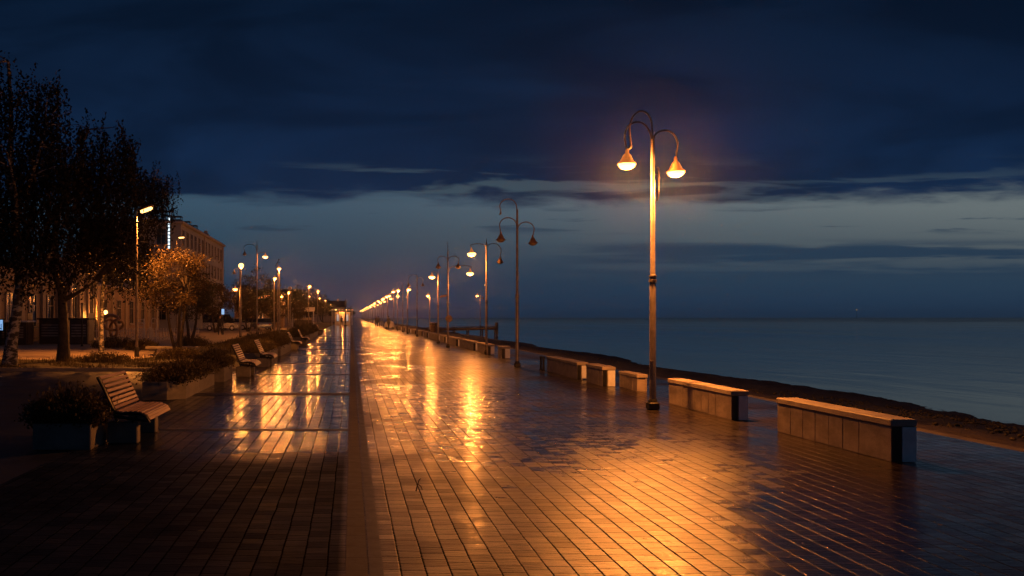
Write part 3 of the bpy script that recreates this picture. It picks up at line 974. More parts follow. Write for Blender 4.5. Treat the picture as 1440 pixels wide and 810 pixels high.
# ------------------------------------------------------------------ benches
def make_bench(label):
    t = thing('bench', (0, 0, 0), label, 'bench', 'slatted benches along the planters')
    L = 1.34
    # side profile (x outwards to the walk, z up)
    prof_ = [(-0.02, 0.90), (0.055, 0.76), (0.125, 0.61), (0.185, 0.48), (0.225, 0.425), (0.30, 0.405), (0.42, 0.415), (0.54, 0.41), (0.63, 0.37), (0.67, 0.305)]
    P_ = [Vector((x, 0, z)) for x, z in prof_]

    def at(s):
        s *= (len(P_) - 1)
        i = min(int(s), len(P_) - 2)
        a, b = P_[i], P_[i + 1]
        return a.lerp(b, s - i), (b - a).normalized()
    mb = MB()
    for i in range(8):
        p, d_ = at(0.018 + i * 0.0455)
        mb.box((p.x + .012, L / 2, p.z), (0.046, L - 0.07, 0.024), ry=math.atan2(-d_.z, d_.x), bev=.006)
    mb.build('backrest', SLAT, t)
    mb = MB()
    for i in range(9):
        p, d_ = at(0.475 + i * 0.0625)
        mb.box((p.x, L / 2, p.z + .012), (0.045, L - 0.07, 0.024), ry=math.atan2(-d_.z, d_.x), bev=.006)
    mb.build('seat', SLAT, t)
    for y in (0.02, L - 0.02):
        m = MB()
        m.tube([(x - .004, y, z - .006) for x, z in prof_] + [(0.60, y, 0.31), (0.40, y, 0.34), (0.2, y, 0.37)], 0.021, 8)
        m.tube([(0.20, y, 0.40), (0.24, y, 0.30)], .02, 6).tube([(0.50, y, 0.38), (0.44, y, 0.29)], .02, 6)
        m.build('side_frame', IRON, t, True)
    for y in (0.14, L - 0.14):
        MB().box((0.30, y, 0.145), (0.40, 0.17, 0.29), bev=.012).build('leg', PLANTER, t)
    return t


BX = -3.36
bench0 = make_bench('nearest slatted bench beside the bushy corner planter, its slats lit orange')
bench0.location = (BX, 11.35, 0)
for y, lab, dx in [(23.9, 'second slatted bench, at the end of the long second planter', 0.02), (28.6, 'third slatted bench, standing just behind the second one', 0.1),
                   (43.2, 'fourth slatted bench, past the tall grassy planter', 0.12), (51.0, 'fifth slatted bench, right behind the fourth', 0.15),
                   (80.0, 'farthest tiny bench near the pavilion end of the planters', 0.1)]:
    dup(bench0, (BX + dx, y, 0), 0.0, lab)


# ------------------------------------------------------------------ foliage
def quads_from(points, size, jitter=0.4, droop=0.0, aspect=0.55):
    """leaf-shaped quads at points (n,3)"""
    n = len(points)
    d1 = rng.normal(size=(n, 3))
    d1[:, 2] -= droop
    d1 /= np.linalg.norm(d1, axis=1, keepdims=True)
    d2 = np.cross(d1, rng.normal(size=(n, 3)))
    d2 /= np.linalg.norm(d2, axis=1, keepdims=True) + 1e-9
    s = size * (1 + jitter * (rng.random((n, 1)) - .5) * 2)
    c = points
    v = np.stack([c - d1 * s * .5, c + d2 * s * aspect * .5, c + d1 * s * .5, c - d2 * s * aspect * .5], 1).reshape(-1, 3)
    return v, np.arange(4 * n).reshape(n, 4)


def leaf_obj(name, points, size, mat, parent, **kw):
    v, q_ = quads_from(np.asarray(points), size, **kw)
    return link(name, np_mesh(name, v, q_, mat), parent)


def curve(p0, p1, bend, k=6):
    p0, p1 = Vector(p0), Vector(p1)
    d_ = p1 - p0
    o = Vector(rng.normal(size=3)) * bend * d_.length
    return [p0.lerp(p1, i / k) + o * math.sin(math.pi * i / k) for i in range(k + 1)]


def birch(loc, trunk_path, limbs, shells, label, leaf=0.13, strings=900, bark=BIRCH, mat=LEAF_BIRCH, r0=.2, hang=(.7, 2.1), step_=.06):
    """trunk_path: local points; limbs: list of polylines; shells: ellipsoid lobes (centre, radii) that the drooping twigs hang from"""
    t = thing('birch_tree', loc, label, 'tree', 'birch trees on the left lawn')
    mb = MB()
    n = len(trunk_path)
    mb.tube(trunk_path, [r0 * 1.25] + [r0 * (1 - .8 * i / (n - 1)) for i in range(1, n)], 10)
    for pl in limbs:
        k = len(pl)
        mb.tube(pl, [r0 * .5 * (1 - .8 * i / (k - 1)) for i in range(k)], 7)
    ends = [Vector(p) for pl in limbs for p in pl[1:]] + [Vector(p) for p in trunk_path[2:]]
    pts = []
    shells = list(shells)
    for c, rr in list(shells):                       # ragged side tufts breaking each lobe's outline
        for _ in range(4):
            u = rng.normal(size=3)
            u /= np.linalg.norm(u)
            u[2] *= .7
            g = rng.uniform(.28, .5)
            shells.append((tuple(np.array(c) + u * np.array(rr) * rng.uniform(.9, 1.2)), (g * 1.25, g * 1.25, g * .7)))
    vol = [(s[1][0] * s[1][1] * s[1][2]) ** .75 for s in shells]
    for (c, rr), vv in zip(shells, vol):
        m_ = int(strings * .72 * vv / sum(vol))
        for i in range(m_):
            u = rng.normal(size=3)
            u /= np.linalg.norm(u)
            rad = rng.random() ** 0.55
            p = np.array(c) + u * rad * np.array(rr)
            pv = Vector(p)
            if i % 6 == 0:
                e = min(ends, key=lambda q_: (q_ - pv).length + max(0, q_.z - pv.z) * 1.0)
                mb.tube(curve(e, pv, .12, 4), [.022, .016, .012, .008, .004], 4, cap=False)
            ln = rng.uniform(*hang)
            kk = max(3, int(ln / step_))
            w1 = rng.normal(size=2) * .10
            tt = np.linspace(0, 1, kk)
            line = np.stack([p[0] + w1[0] * tt + rng.normal(size=kk) * .05, p[1] + w1[1] * tt + rng.normal(size=kk) * .05, p[2] + .2 - tt * ln], -1)
            pts.append(line)
    mb.build('trunk', bark, t, True)
    P2 = np.concatenate(pts)
    P2 = P2[P2[:, 2] > 1.7]
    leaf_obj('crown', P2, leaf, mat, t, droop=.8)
    return t


# left-most birch: pale mottled trunk, crown runs out of frame
birch((-11.5, 29.0, 0), [(-.12, 0, -.05), (-.05, 0, .8), (.12, 0, 1.8), (.22, .05, 2.8), (.1, .1, 4.4), (-.1, .1, 6.5), (-.1, .1, 8.8), (-.2, .1, 10.4)],
      [curve((.2, 0, 2.9), (1.5, .4, 5.6), .08), curve((.1, 0, 3.8), (-1.9, .2, 6.4), .08), curve((0, 0, 5), (1.3, -.5, 8.0), .08), curve((0, 0, 6), (-1.5, .6, 9.2), .08), curve((.1, 0, 4.4), (.4, -1.5, 7), .08), curve((.1, 0, 3.4), (-2.6, -.5, 4.6), .1)],
      [((-.9, 0, 9.6), (1.22, 1.38, 1.4)), ((.9, 0, 8.9), (1.22, 1.26, 1.3)), ((1.3, 0, 7.4), (1.04, 1.26, 1.3)), ((-1.5, .1, 7.6), (2.07, 1.61, 2.2)), ((.6, 0, 6.0), (1.95, 1.84, 1.6)), ((-1.6, 0, 5.0), (2.20, 1.84, 1.5)), ((.7, .2, 4.3), (1.46, 1.49, 1.0)), ((-3.4, .2, 6.0), (1.95, 1.84, 2.2))],
      'left-most birch with a pale mottled trunk, its crown cut by the frame', strings=2000, r0=.23)
# second birch: dark forked trunk
birch((-10.6, 31.4, 0), [(0, 0, -.05), (.02, 0, .9), (-.02, 0, 1.9), (-.06, 0, 2.6), (-.45, .1, 3.6), (-.3, .1, 5.2), (.2, .1, 7.0), (.9, .1, 8.6)],
      [curve((0, 0, 2.3), (1.2, .1, 3.05), .04), curve((.0, 0, 2.5), (.75, .2, 4.6), .05), curve((.75, .2, 4.6), (1.4, .3, 7.4), .06), curve((-.4, .1, 3.8), (-1.0, 0, 6.0), .08), curve((1.2, .1, 3.05), (2.3, .2, 4.6), .05), curve((-.2, .1, 5.5), (.3, -.6, 7.8), .08)],
      [((1.15, .1, 7.9), (0.73, 0.92, 1.4)), ((2.15, .1, 8.1), (0.55, 0.69, 1.1)), ((-.1, 0, 6.4), (1.46, 1.38, 1.4)), ((1.6, .1, 6.5), (1.46, 1.38, 1.2)), ((1.8, .1, 4.9), (1.16, 1.26, 1.0)), ((.2, .1, 4.6), (1.83, 1.38, .9))],
      'second birch with a dark trunk forking low into two limbs', strings=950, bark=BARK, r0=.22)
# third birch: thin pale trunk farther back
birch((-11.6, 39.6, 0), [(0, 0, -.05), (0, 0, 1.2), (.05, 0, 2.8), (.2, 0, 4.6), (.6, .1, 6.6), (1.2, .1, 8.6)],
      [curve((.2, 0, 4.0), (2.1, .4, 6.2), .08), curve((.4, 0, 5.2), (2.8, .4, 7.3), .06), curve((.2, 0, 3.6), (-1.2, .2, 6.0), .08), curve((.8, 0, 6.4), (2.6, .3, 8.6), .06)],
      [((2.3, .5, 7.9), (0.98, 1.03, 1.0)), ((1.0, .4, 7.6), (1.46, 1.38, 1.6)), ((2.7, .6, 7.6), (0.9, 1.15, .9)), ((1.5, .8, 5.8), (1.1, 1.15, 1.2)), ((-.4, .3, 6.0), (1.59, 1.49, 1.6)), ((.6, .5, 4.6), (1.71, 1.38, 1.2)), ((1.9, .7, 4.2), (1.22, 1.03, .9))],
      'third birch with a thin pale trunk behind the street lamp', strings=1150, r0=.11, leaf=.125)


def round_tree(name, loc, h, rx, lab, cat='tree', group=None, n=6000, leaf=.09, mat=LEAF_LINDEN, stems=2, clumps=60, low=.42, r0=.11, seed=0, flat=.9):
    t = thing(name, loc, lab, cat, group)
    mb = MB()
    tips = []
    zc = h * (1 + low) / 2
    rz_ = h * (1 - low) / 2
    cl = []
    for i in range(clumps):
        u = rng.normal(size=3)
        u /= np.linalg.norm(u)
        r_ = rng.uniform(.35, 1) ** .5
        cl.append(np.array([u[0] * rx * r_, u[1] * rx * flat * r_, zc + u[2] * rz_ * r_ * rng.uniform(.8, 1.08)]))
    for s_ in range(stems):
        a = s_ * 2.4 + .6
        b0 = Vector((.07 * math.cos(a), .07 * math.sin(a), -.05))
        top_ = Vector((rx * .35 * math.cos(a), rx * .3 * math.sin(a), h * .62))
        pth = curve(b0, top_, .06, 6)
        mb.tube(pth, [r0 * (1 - .6 * i / 6) for i in range(7)], 8)
        tips += pth[3:]
    for c in cl:
        e = min(tips, key=lambda q_: (q_ - Vector(c)).length)
        mb.tube(curve(e, c, .10, 4), [r0 * .36, r0 * .28, r0 * .2, r0 * .12, r0 * .05], 5, cap=False)
    mb.build('trunk', BARK, t, True)
    per = n // clumps
    pts = []
    for c in cl:
        cr = rx * rng.uniform(.14, .30)
        g = rng.normal(size=(per, 3)) * np.array([cr, cr, cr * .75]) * .62
        pts.append(c + g)
    leaf_obj('crown', np.concatenate(pts), leaf, mat, t, droop=.3)
    return t


round_tree('small_tree', (-7.55, 37.2, 0), 4.75, 1.55, 'small round tree lit orange by the street lamp, trunk forked from the ground', n=7500, stems=3, low=.36, r0=.085)
round_tree('small_tree', (-10.6, 56, 0), 4.9, 1.7, 'darker small tree right behind the orange lit one', n=7000, leaf=.12, mat=LEAF_DARK, stems=2, low=.3, r0=.12)
far_tree = round_tree('street_tree', (-13.2, 118, 0), 8.2, 3.4, 'tall dark dome of a tree behind the unlit left lantern', group='trees along the street in the distance', n=7000, leaf=.22, mat=LEAF_DARK, clumps=70, low=.2, r0=.2)
mid_tree = round_tree('street_tree', (-11.6, 96, 0), 4.6, 1.8, 'small tree by the parked cars, lit from the ball topped lamp post', group='trees along the street in the distance', n=4500, leaf=.16, mat=LEAF_LINDEN, clumps=50, low=.25, r0=.12)
for (src, x, y, s, lab) in [(far_tree, -9.4, 142, .82, 'dark tree behind the lit lamp post left of the bare hooked post'), (far_tree, -8.6, 170, .95, 'rounded dark tree under the far left cluster of lanterns'),
                            (far_tree, -10.4, 205, 1.0, 'dark tree beyond the far left cluster'), (far_tree, -7.6, 232, .9, 'dark tree left of the far gabled house'),
                            (mid_tree, -10.2, 112, .95, 'lit bushy tree behind the poles of the left cluster'), (mid_tree, -8.0, 128, .9, 'lit bushy tree beside the awning stall'),
                            (far_tree, -15.5, 150, 1.0, 'dark tree behind the shop with the lit sign'), (mid_tree, -14.6, 92, 1.15, 'small tree between the grey building and the parked cars')]:
    dup(src, (x, y, 0), random.uniform(0, 6), lab, s)


def tuft_points(n, lx, ly, h):
    return rng.random(n) * lx, rng.random(n) * ly, h


def shrub(name, loc, lx, ly, h, lab, blades=1500, leaves=1500, leaf=.05, group=None, cat='shrub', spill=.12, mat=LEAF_SHRUB):
    """arching stems with leaves over a rectangle lx by ly; mound profile"""
    t = thing(name, loc, lab, cat, group)
    V, F = [], []
    pts = []
    k = 0
    for i in range(blades):
        x, y = rng.uniform(0, lx), rng.uniform(0, ly)
        ex, ey = abs(x / lx - .5) * 2, abs(y / ly - .5) * 2
        hh = h * (1 - .55 * max(ex, ey) ** 2) * rng.uniform(.5, 1.08)
        a = rng.uniform(0, 6.28)
        out = np.array([(x / lx - .5), (y / ly - .5)]) * 2 * spill + np.array([math.cos(a), math.sin(a)]) * rng.uniform(.05, .25) * hh
        wd = rng.uniform(.004, .010)
        b = np.array([x, y, 0.0])
        m1 = b + np.array([out[0] * .4, out[1] * .4, hh * .7])
        e = b + np.array([out[0] * 1.15, out[1] * 1.15, hh * rng.uniform(.75, 1.0)])
        sd = np.array([-math.sin(a), math.cos(a), 0]) * wd
        V += [b - sd, b + sd, m1 + sd * .9, m1 - sd * .9, e + sd * .2, e - sd * .2]
        F += [(k, k + 1, k + 2, k + 3), (k + 3, k + 2, k + 4, k + 5)]
        k += 6
        if i % 2 == 0:
            m_ = max(1, 2 * leaves // blades)
            tt = rng.uniform(.35, 1, size=m_)
            pts.append(b + (e - b) * tt[:, None] + rng.normal(size=(m_, 3)) * .035)
    link('stems', np_mesh('stems', np.array(V), np.array(F), mat), t)
    leaf_obj('leaves', np.concatenate(pts), leaf, mat, t)
    return t


# ------------------------------------------------------------------ planters
def planter(x0, x1, y0, y1, h, lab, ang=False):
    t = thing('planter', ((x0 + x1) / 2, (y0 + y1) / 2, 0), lab, 'planter', 'concrete planters along the town side of the walk')
    hx, hy = (x1 - x0) / 2, (y1 - y0) / 2
    c = .11 if ang else .0
    def ring(k, z):
        x, y = hx - k, hy - k
        if ang:
            return [(-x, -y, z), (x - c * 3, -y, z), (x, -y + c * 3, z), (x, y, z), (-x, y, z)]
        return [(-x, -y, z), (x - .012, -y, z), (x, -y + .012, z), (x, y, z), (-x, y, z)]
    w_ = .07
    rs = [ring(0, 0), ring(0, h - .01), ring(.01, h), ring(w_, h), ring(w_, h - .09)]
    n = 5
    vs_ = [p for r_ in rs for p in r_]
    fs_ = [(i * n + k, i * n + (k + 1) % n, (i + 1) * n + (k + 1) % n, (i + 1) * n + k) for i in range(4) for k in range(n)]
    MB().add(vs_, fs_).build('trough', PLANTER, t)
    MB().add(ring(w_ - .01, h - .08), [tuple(range(n))]).build('soil', SOIL, t)
    return t


GS = 'shrubs growing in the planters'
planter(-4.06, -3.32, 10.88, 11.64, .33, 'nearest short concrete planter at lower left, under a dark bush')
shrub('planter_shrub', (-4.10, 10.92, .27), .80, .62, .60, 'dark spilling bush in the nearest corner planter', 1500, 4200, .05, GS, spill=.13)
planter(-4.25, -3.42, 17.35, 21.3, .37, 'long second planter with a cut front corner', True)
shrub('planter_shrub', (-4.2, 17.5, .30), .72, 3.6, .50, 'low ragged bush in the long second planter', 2600, 5200, .05, GS, spill=.3)
planter(-4.1, -3.30, 22.2, 23.7, .36, 'short planter between the long second planter and the second bench')
shrub('planter_shrub', (-4.0, 22.3, .28), .6, 1.3, .70, 'bush rising just before the second bench', 1100, 2200, .055, GS, spill=.2)
planter(-4.1, -3.1, 30.6, 36.0, .38, 'planter beyond the third bench holding brown grass')
shrub('planter_shrub', (-4.05, 30.7, .30), .85, 5.1, .62, 'brown grass mound beyond the third bench', 2600, 3000, .06, GS, spill=.2)
planter(-3.95, -3.02, 36.5, 42.6, .40, 'pale planter end before the fourth bench')
shrub('planter_shrub', (-3.9, 36.6, .30), .8, 5.8, .85, 'tall reddish grass mound before the fourth bench', 2600, 3400, .065, GS, spill=.2)
planter(-4.0, -3.05, 53.2, 60.5, .40, 'planter beyond the fifth bench')
shrub('planter_shrub', (-3.95, 53.3, .30), .85, 7.0, .95, 'orange lit grass mound beyond the fifth bench', 2600, 3400, .08, GS, spill=.2)
planter(-4.0, -3.05, 63, 78, .40, 'long last planter before the farthest bench')
shrub('planter_shrub', (-3.95, 63.2, .30), .85, 14.4, 1.0, 'long grass hedge before the farthest bench', 2600, 4000, .10, GS, spill=.2)


# lawn grass: far too many blades to count
def grass():
    n = 26000
    sel = rng.random(n)
    y = np.where(sel < .55, rng.uniform(26.9, 32.6, n), rng.uniform(32.6, 100, n))
    x = np.where(sel < .55, rng.uniform(-24, -4.2, n), rng.uniform(-8.2, -4.2, n))
    clump = np.sin(x * 1.7 + np.sin(y * .9) * 2) * np.sin(y * 1.1 + np.sin(x * .7) * 2)
    keep = (clump > -.35)
    x, y, clump = x[keep], y[keep], clump[keep]
    n = len(x)
    h = (.07 + .17 * np.clip(clump, 0, 1)) * rng.uniform(.5, 1.5, n)
    a = rng.uniform(0, 6.28, n)
    wd = rng.uniform(.006, .016, n) * np.where(y > 45, 2, 1)
    sx, sy = np.cos(a) * wd, np.sin(a) * wd
    lx, ly = rng.normal(size=n) * .35 * h, rng.normal(size=n) * .35 * h
    z0 = np.full(n, .04)
    v = np.stack([np.stack([x - sx, y - sy, z0], -1), np.stack([x + sx, y + sy, z0], -1),
                  np.stack([x + lx + sx * .2, y + ly + sy * .2, z0 + h], -1), np.stack([x + lx - sx * .2, y + ly - sy * .2, z0 + h], -1)], 1).reshape(-1, 3)
    tag(link('grass', np_mesh('grass', v, np.arange(4 * n).reshape(n, 4), GRASS)), 'ragged dry grass on the lawn under the trees', 'grass', kind='stuff')


grass()
GB = 'loose bushes on the lawn'
for x, y, w_, h, lab in [(-12.6, 45, 2.2, .75, 'bush at the foot of the knotted sculpture'), (-10.6, 42.6, 1.4, .7, 'bush right of the white slatted frame'), (-9.0, 47.5, 1.6, .8, 'bush behind the small orange tree'),
                         (-6.8, 33.2, 1.6, .55, 'low bush right of the small orange tree trunk'), (-8.9, 30.2, 1.5, .5, 'low bush between the two front birch trunks and the small tree'), (-5.8, 56, 2.4, 1.0, 'wide bush under the tall dark lamp post'),
                         (-5.6, 46, 2.2, .8, 'wide brown bush behind the third bench')]:
    shrub('bush', (x - w_ / 2, y, .03), w_, 1.2, h, lab, 700, 1500, .07, GB, cat='bush')


# ------------------------------------------------------------------ buildings on the left
def win_meshes(w_, h_, lit=None):
    """window facing +x, origin at its centre bottom on the wall face"""
    key = ('win', w_, h_)
    if key not in _cache:
        f = MB()
        f.box((.02, -w_ / 2, h_ / 2), (.09, .08, h_ + .08)).box((.02, w_ / 2, h_ / 2), (.09, .08, h_ + .08)).box((.021, 0, h_ + .0), (.085, w_ - .08, .08)).box((.021, 0, 0), (.085, w_ - .08, .08))
        f.box((.015, 0, h_ / 2), (.06, .05, h_ - .08)).box((.016, 0, h_ * .66), (.056, w_ - .08, .045))
        s = MB().box((.06, 0, -.07), (.2, w_ + .2, .06))
        p = MB().box((-.008, 0, h_ / 2), (.03, w_ - .06, h_ - .06))
        _cache[key] = (f.mesh('window', FRAME), s.mesh('sill', GREYTRIM), p.mesh('pane', GLASS))
    return _cache[key]


def window(parent, loc, w_, h_):
    f, s, p = win_meshes(w_, h_)
    o = link('window', f, parent, loc)
    link('sill', s, o)
    link('pane', p, o)
    return o


# tall grey block, facade running away along the street
t = thing('apartment_building', (-20.5, 102, 0), 'tall grey four storey block with rows of narrow windows behind the small trees', 'building')
MB().box((-6.0, 17, 6.4), (12.0, 34, 12.8)).build('wall', GREYWALL, t)
MB().box((-5.9, 17, 12.95), (12.7, 34.7, .30), bev=.05).build('cornice', GREYTRIM, t)
rf = MB().box((-6.0, 17, 13.2), (12.2, 34.2, .22)).build('roof', ROOF, t)
for y in (2.5, 8, 14.0, 19):
    m_ = MB()
    for a_ in (-.6, .6):
        for b_ in (-.5, .5):
            m_.tube([(-2.0 + a_, y + b_, 13.3), (-2.0 + a_, y + b_, 14.6)], .05, 5)
    m_.box((-2.0, y, 14.55), (1.35, 1.2, .1)).box((-2.0, y, 14.0), (1.3, 1.1, .08))
    m_.build('roof_frame', ROOF, rf)
m_ = MB().box((-2, 30, 13.9), (.9, .9, 1.2)).box((-2, 30, 14.7), (.5, .5, .5))
m_.build('chimney', GREYWALL, rf)
for y in (0.15, 16.9, 33.85):
    MB().box((.09, y, 6.4), (.16, .5, 12.75)).build('pilaster', GREYTRIM, t)
for fl in range(4):
    for i in range(12):
        y = 2.0 + i * 2.72
        if abs(y - 16.9) < .8:
            continue
        window(t, (.01, y, 1.3 + fl * 3.0), 1.15, 1.9)
for i in range(4):
    for fl in range(4):
        o = window(t, (-2.2 - i * 2.7, -.01, 1.3 + fl * 3.0), 1.15, 1.9)
        o.rotation_euler = (0, 0, R(-90))
# upright lit sign on its near end
t2 = thing('vertical_sign', (-21.75, 101.75, 0), 'slim upright white lit sign on the near end of the tall grey block', 'sign')
MB().box((0, .1, 11.6), (.34, .16, 3.9)).build('case', IRON, t2)
for i in range(9):
    MB().box((0, .01, 9.95 + i * .42), (.22, .03, .30), ry=random.uniform(-.05, .05)).build('light_segment', SIGNWHITE, t2)

# low ochre building with pilasters along the street
t = thing('low_building', (-21.6, 44, 0), 'low ochre stucco building with pilasters and a raised central bay behind the birches', 'building')
MB().box((-5, 9.5, 2.0), (10, 19, 4.0)).build('wall', STUCCO, t)
MB().box((-4.9, 9.5, 4.12), (10.3, 19.3, .25), bev=.04).build('cornice', STUCCO2, t)
MB().box((-5, 9.5, 4.55), (9.6, 18.6, .60)).build('parapet', STUCCO, t)
MB().box((-4.6, 22.6, 2.9), (10.4, 7.0, 5.8)).build('central_bay', STUCCO2, t)
MB().box((-4.5, 22.6, 5.95), (10.8, 7.4, .28), bev=.05).build('bay_cornice', STUCCO2, t)
MB().prism([(19.3, 6.1), (25.9, 6.1), (22.6, 7.3)], 'x', .2, .7).build('pediment', STUCCO2, t)
MB().box((-5, 39, 2.1), (10, 25.6, 4.2)).build('rear_wing', STUCCO, t)
MB().box((-4.9, 39, 4.32), (10.3, 25.8, .25), bev=.04).build('wing_cornice', STUCCO2, t)
for y in (.4, 4.2, 8.0, 11.8, 15.6, 18.6):
    MB().box((.08, y, 2.0), (.16, .55, 3.98)).build('pilaster', STUCCO2, t)
for y in (19.5, 21.6, 23.7, 25.7):
    MB().box((.70, y, 2.9), (.2, .45, 5.78)).build('pilaster', STUCCO2, t)
for y in (28.5, 33, 37.5, 42, 46.5, 51):
    MB().box((.08, y, 2.1), (.16, .5, 4.18)).build('pilaster', STUCCO2, t)
for y in (2.3, 6.1, 9.9, 13.7, 17.1, 30.7, 35.2, 39.7, 44.2, 48.7):
    window(t, (.012, y, 1.0), 1.3, 2.2)
for y in (20.55, 24.7):
    window(t, (.612, y, 1.1), 1.1, 3.2)
dr = MB().box((.65, 22.65, 1.35), (.1, 1.4, 2.7)).build('door', DARKWOOD, t)
MB().box((.72, 22.2, 1.2), (.05, .05, .25)).build('handle', STEEL, dr)
MB().tube([(.18, 50.2, .2), (.18, 50.2, 4.1)], .07, 6).build('downpipe', WHITE, t)

# gate lantern by the fence
t = thing('gate_lantern', (-20.0, 69.5, 0), 'low lit lantern on a pillar by the fence behind the knotted sculpture', 'lantern')
MB().box((0, 0, .8), (.4, .4, 1.6), bev=.03).build('pillar', STUCCO2, t)
MB().box((0, 0, 1.66), (.5, .5, .10), bev=.02).build('cap', STUCCO2, t)
globe(t, (0, 0, 2.05), .16, LAMP_W * .9)
MB().lathe([(.05, 1.7), (.03, 1.74), (.03, 1.9)], n=8).build('stem', IRON, t)


def fence(x, y0, y1, h, n, lab, mat, pick=.03, wid=.05, rails=2):
    t = thing('fence', (x, y0, 0), lab, 'fence')
    L = y1 - y0
    mb = MB()
    for i in range(n):
        mb.box((0, L * (i + .5) / n, h / 2 + .03), (pick, wid, h * (1 + .0)))
    mb.build('pickets', mat, t)
    for k_ in range(rails):
        MB().box((-pick, L / 2, h * (.25 + .55 * k_)), (.03, L, .05)).build('rail', mat, t)
    for k_ in range(int(L / 4) + 1):
        MB().box((-pick - .04, min(L, k_ * 4.0), (h + .1) / 2), (.09, .09, h + .1)).build('post', mat, t)
    return t


fence(-20.2, 42, 68, 1.25, 120, 'dark railing fence in front of the low ochre building', IRON, .02, .025)
t = fence(0, 0, 7.5, .85, 40, 'low white picket fence behind the knotted sculpture', WHITE, .025, .06)
t.location = (-18.2, 60, 0)
t.rotation_euler = (0, 0, R(-88))

# knotted band sculpture
t = thing('sculpture', (-15.6, 56, 0), 'knotted sculpture of thick curled bands on a short plinth', 'sculpture')
MB().box((0, 0, .18), (.8, .8, .36), bev=.03).build('plinth', KERB, t)
mb = MB()
kn = []
for i in range(49):
    a = 2 * math.pi * i / 48
    kn.append(((math.sin(a) + 2 * math.sin(2 * a)) * .22, math.sin(3 * a) * .20, 1.02 + (math.cos(a) - 2 * math.cos(2 * a)) * .22))
mb.tube(kn, .085, 8)
mb.build('knot', plain('bronze', (0.42, 0.27, 0.14), .38, .4, .3, 5), t, True)
MB().tube([(-.55, 0, 1.66), (-.2, .05, 1.80), (.25, .05, 1.66), (.45, 0, 1.40)], [.10, .11, .10, .06], 8).build('top_band', plain('bronze_light', (0.5, 0.33, 0.18), .38, .4), t, True)

# white slatted frame
t = thing('slatted_frame', (-13.6, 55, 0), 'white upright slatted frame like a ladder beside the sculpture', 'frame')
for s in (-.24, .24):
    MB().box((s, 0, .78), (.06, .05, 1.56)).build('upright', WHITE, t)
for i in range(7):
    MB().box((0, -.003, .30 + i * .2), (.42, .04, .045)).build('rung', WHITE, t)
t = thing('slatted_frame', (-12.95, 56, 0), 'narrow white hoop frame just right of the slatted frame', 'frame')
MB().tube([(-.16, 0, 0), (-.16, 0, 1.45), (-.1, 0, 1.58), (.1, 0, 1.58), (.16, 0, 1.45), (.16, 0, 0)], .03, 6).build('hoop', WHITE, t)
MB().tube([(-.16, 0, .75), (.16, 0, .75)], .02, 6).build('crossbar', WHITE, t)


# dark closed huts and bins in front of the fence
def hut(x, y, w_, d_, h, lab, cap=ROOF, rz=0.0):
    t = thing('kiosk_hut', (x, y, 0), lab, 'hut', 'closed huts beside the fence', rz)
    MB().box((0, 0, h / 2), (w_, d_, h)).build('body', DARKWOOD, t)
    MB().box((0, 0, h + .05), (w_ + .24, d_ + .24, .10), bev=.02).build('roof', cap, t)
    m_ = MB()
    for i in range(5):
        m_.box((0, -d_ / 2 - .012, h * (.34 + .11 * i)), (w_ * .8, .02, .09))
    m_.build('shutter', FRAME, t)
    MB().box((w_ * .5 + .012, 0, .95), (.02, .75, 1.9)).build('door', DARKWOOD, t)
    return t


hut(-20.2, 51.5, 1.6, 1.2, 1.35, 'low pale fronted hut beside the mottled birch trunk', STEEL)
hut(-18.6, 53.5, 1.5, 1.2, 1.5, 'dark hut left of the forked birch trunk')
hut(-18.0, 57.0, 1.3, 1.2, 1.45, 'dark hut right of the forked birch trunk')
hut(-16.6, 52.5, 1.1, 1.1, 1.5, 'dark closed hut next to the thin pale birch trunk')
t = thing('screen_panel', (-20.4, 49.4, 0), 'small pale blue lit panel at the left edge of the photo', 'panel')
MB().box((0, 0, 1.2), (.6, .12, .75)).build('case', IRON, t)
MB().box((0, -.07, 1.2), (.5, .03, .60)).build('screen', SIGNBLUE, t)
MB().box((0, 0, .41), (.08, .08, .82)).build('post', IRON, t)
t = thing('thin_post', (-15.3, 48.5, 0), 'thin dark pole between the forked birch and the pale birch trunk', 'pole')
MB().lathe([(.09, 0), (.05, .1), (.04, 2.4)], n=8).build('shaft', IRON, t, True)
MB().lathe([(.05, 2.4), (.06, 2.44), (.01, 2.5)], n=8).build('cap', IRON, t, True)
t = thing('stone_slab', (-8.4, 40.0, 0), 'long low dark stone slab on the lawn by the small orange tree', 'slab')
MB().box((0, 0, .24), (2.4, .55, .12), bev=.02).build('top', KERB, t)
for s in (-.9, .9):
    MB().box((s, 0, .1), (.3, .4, .2)).build('foot', KERB, t)


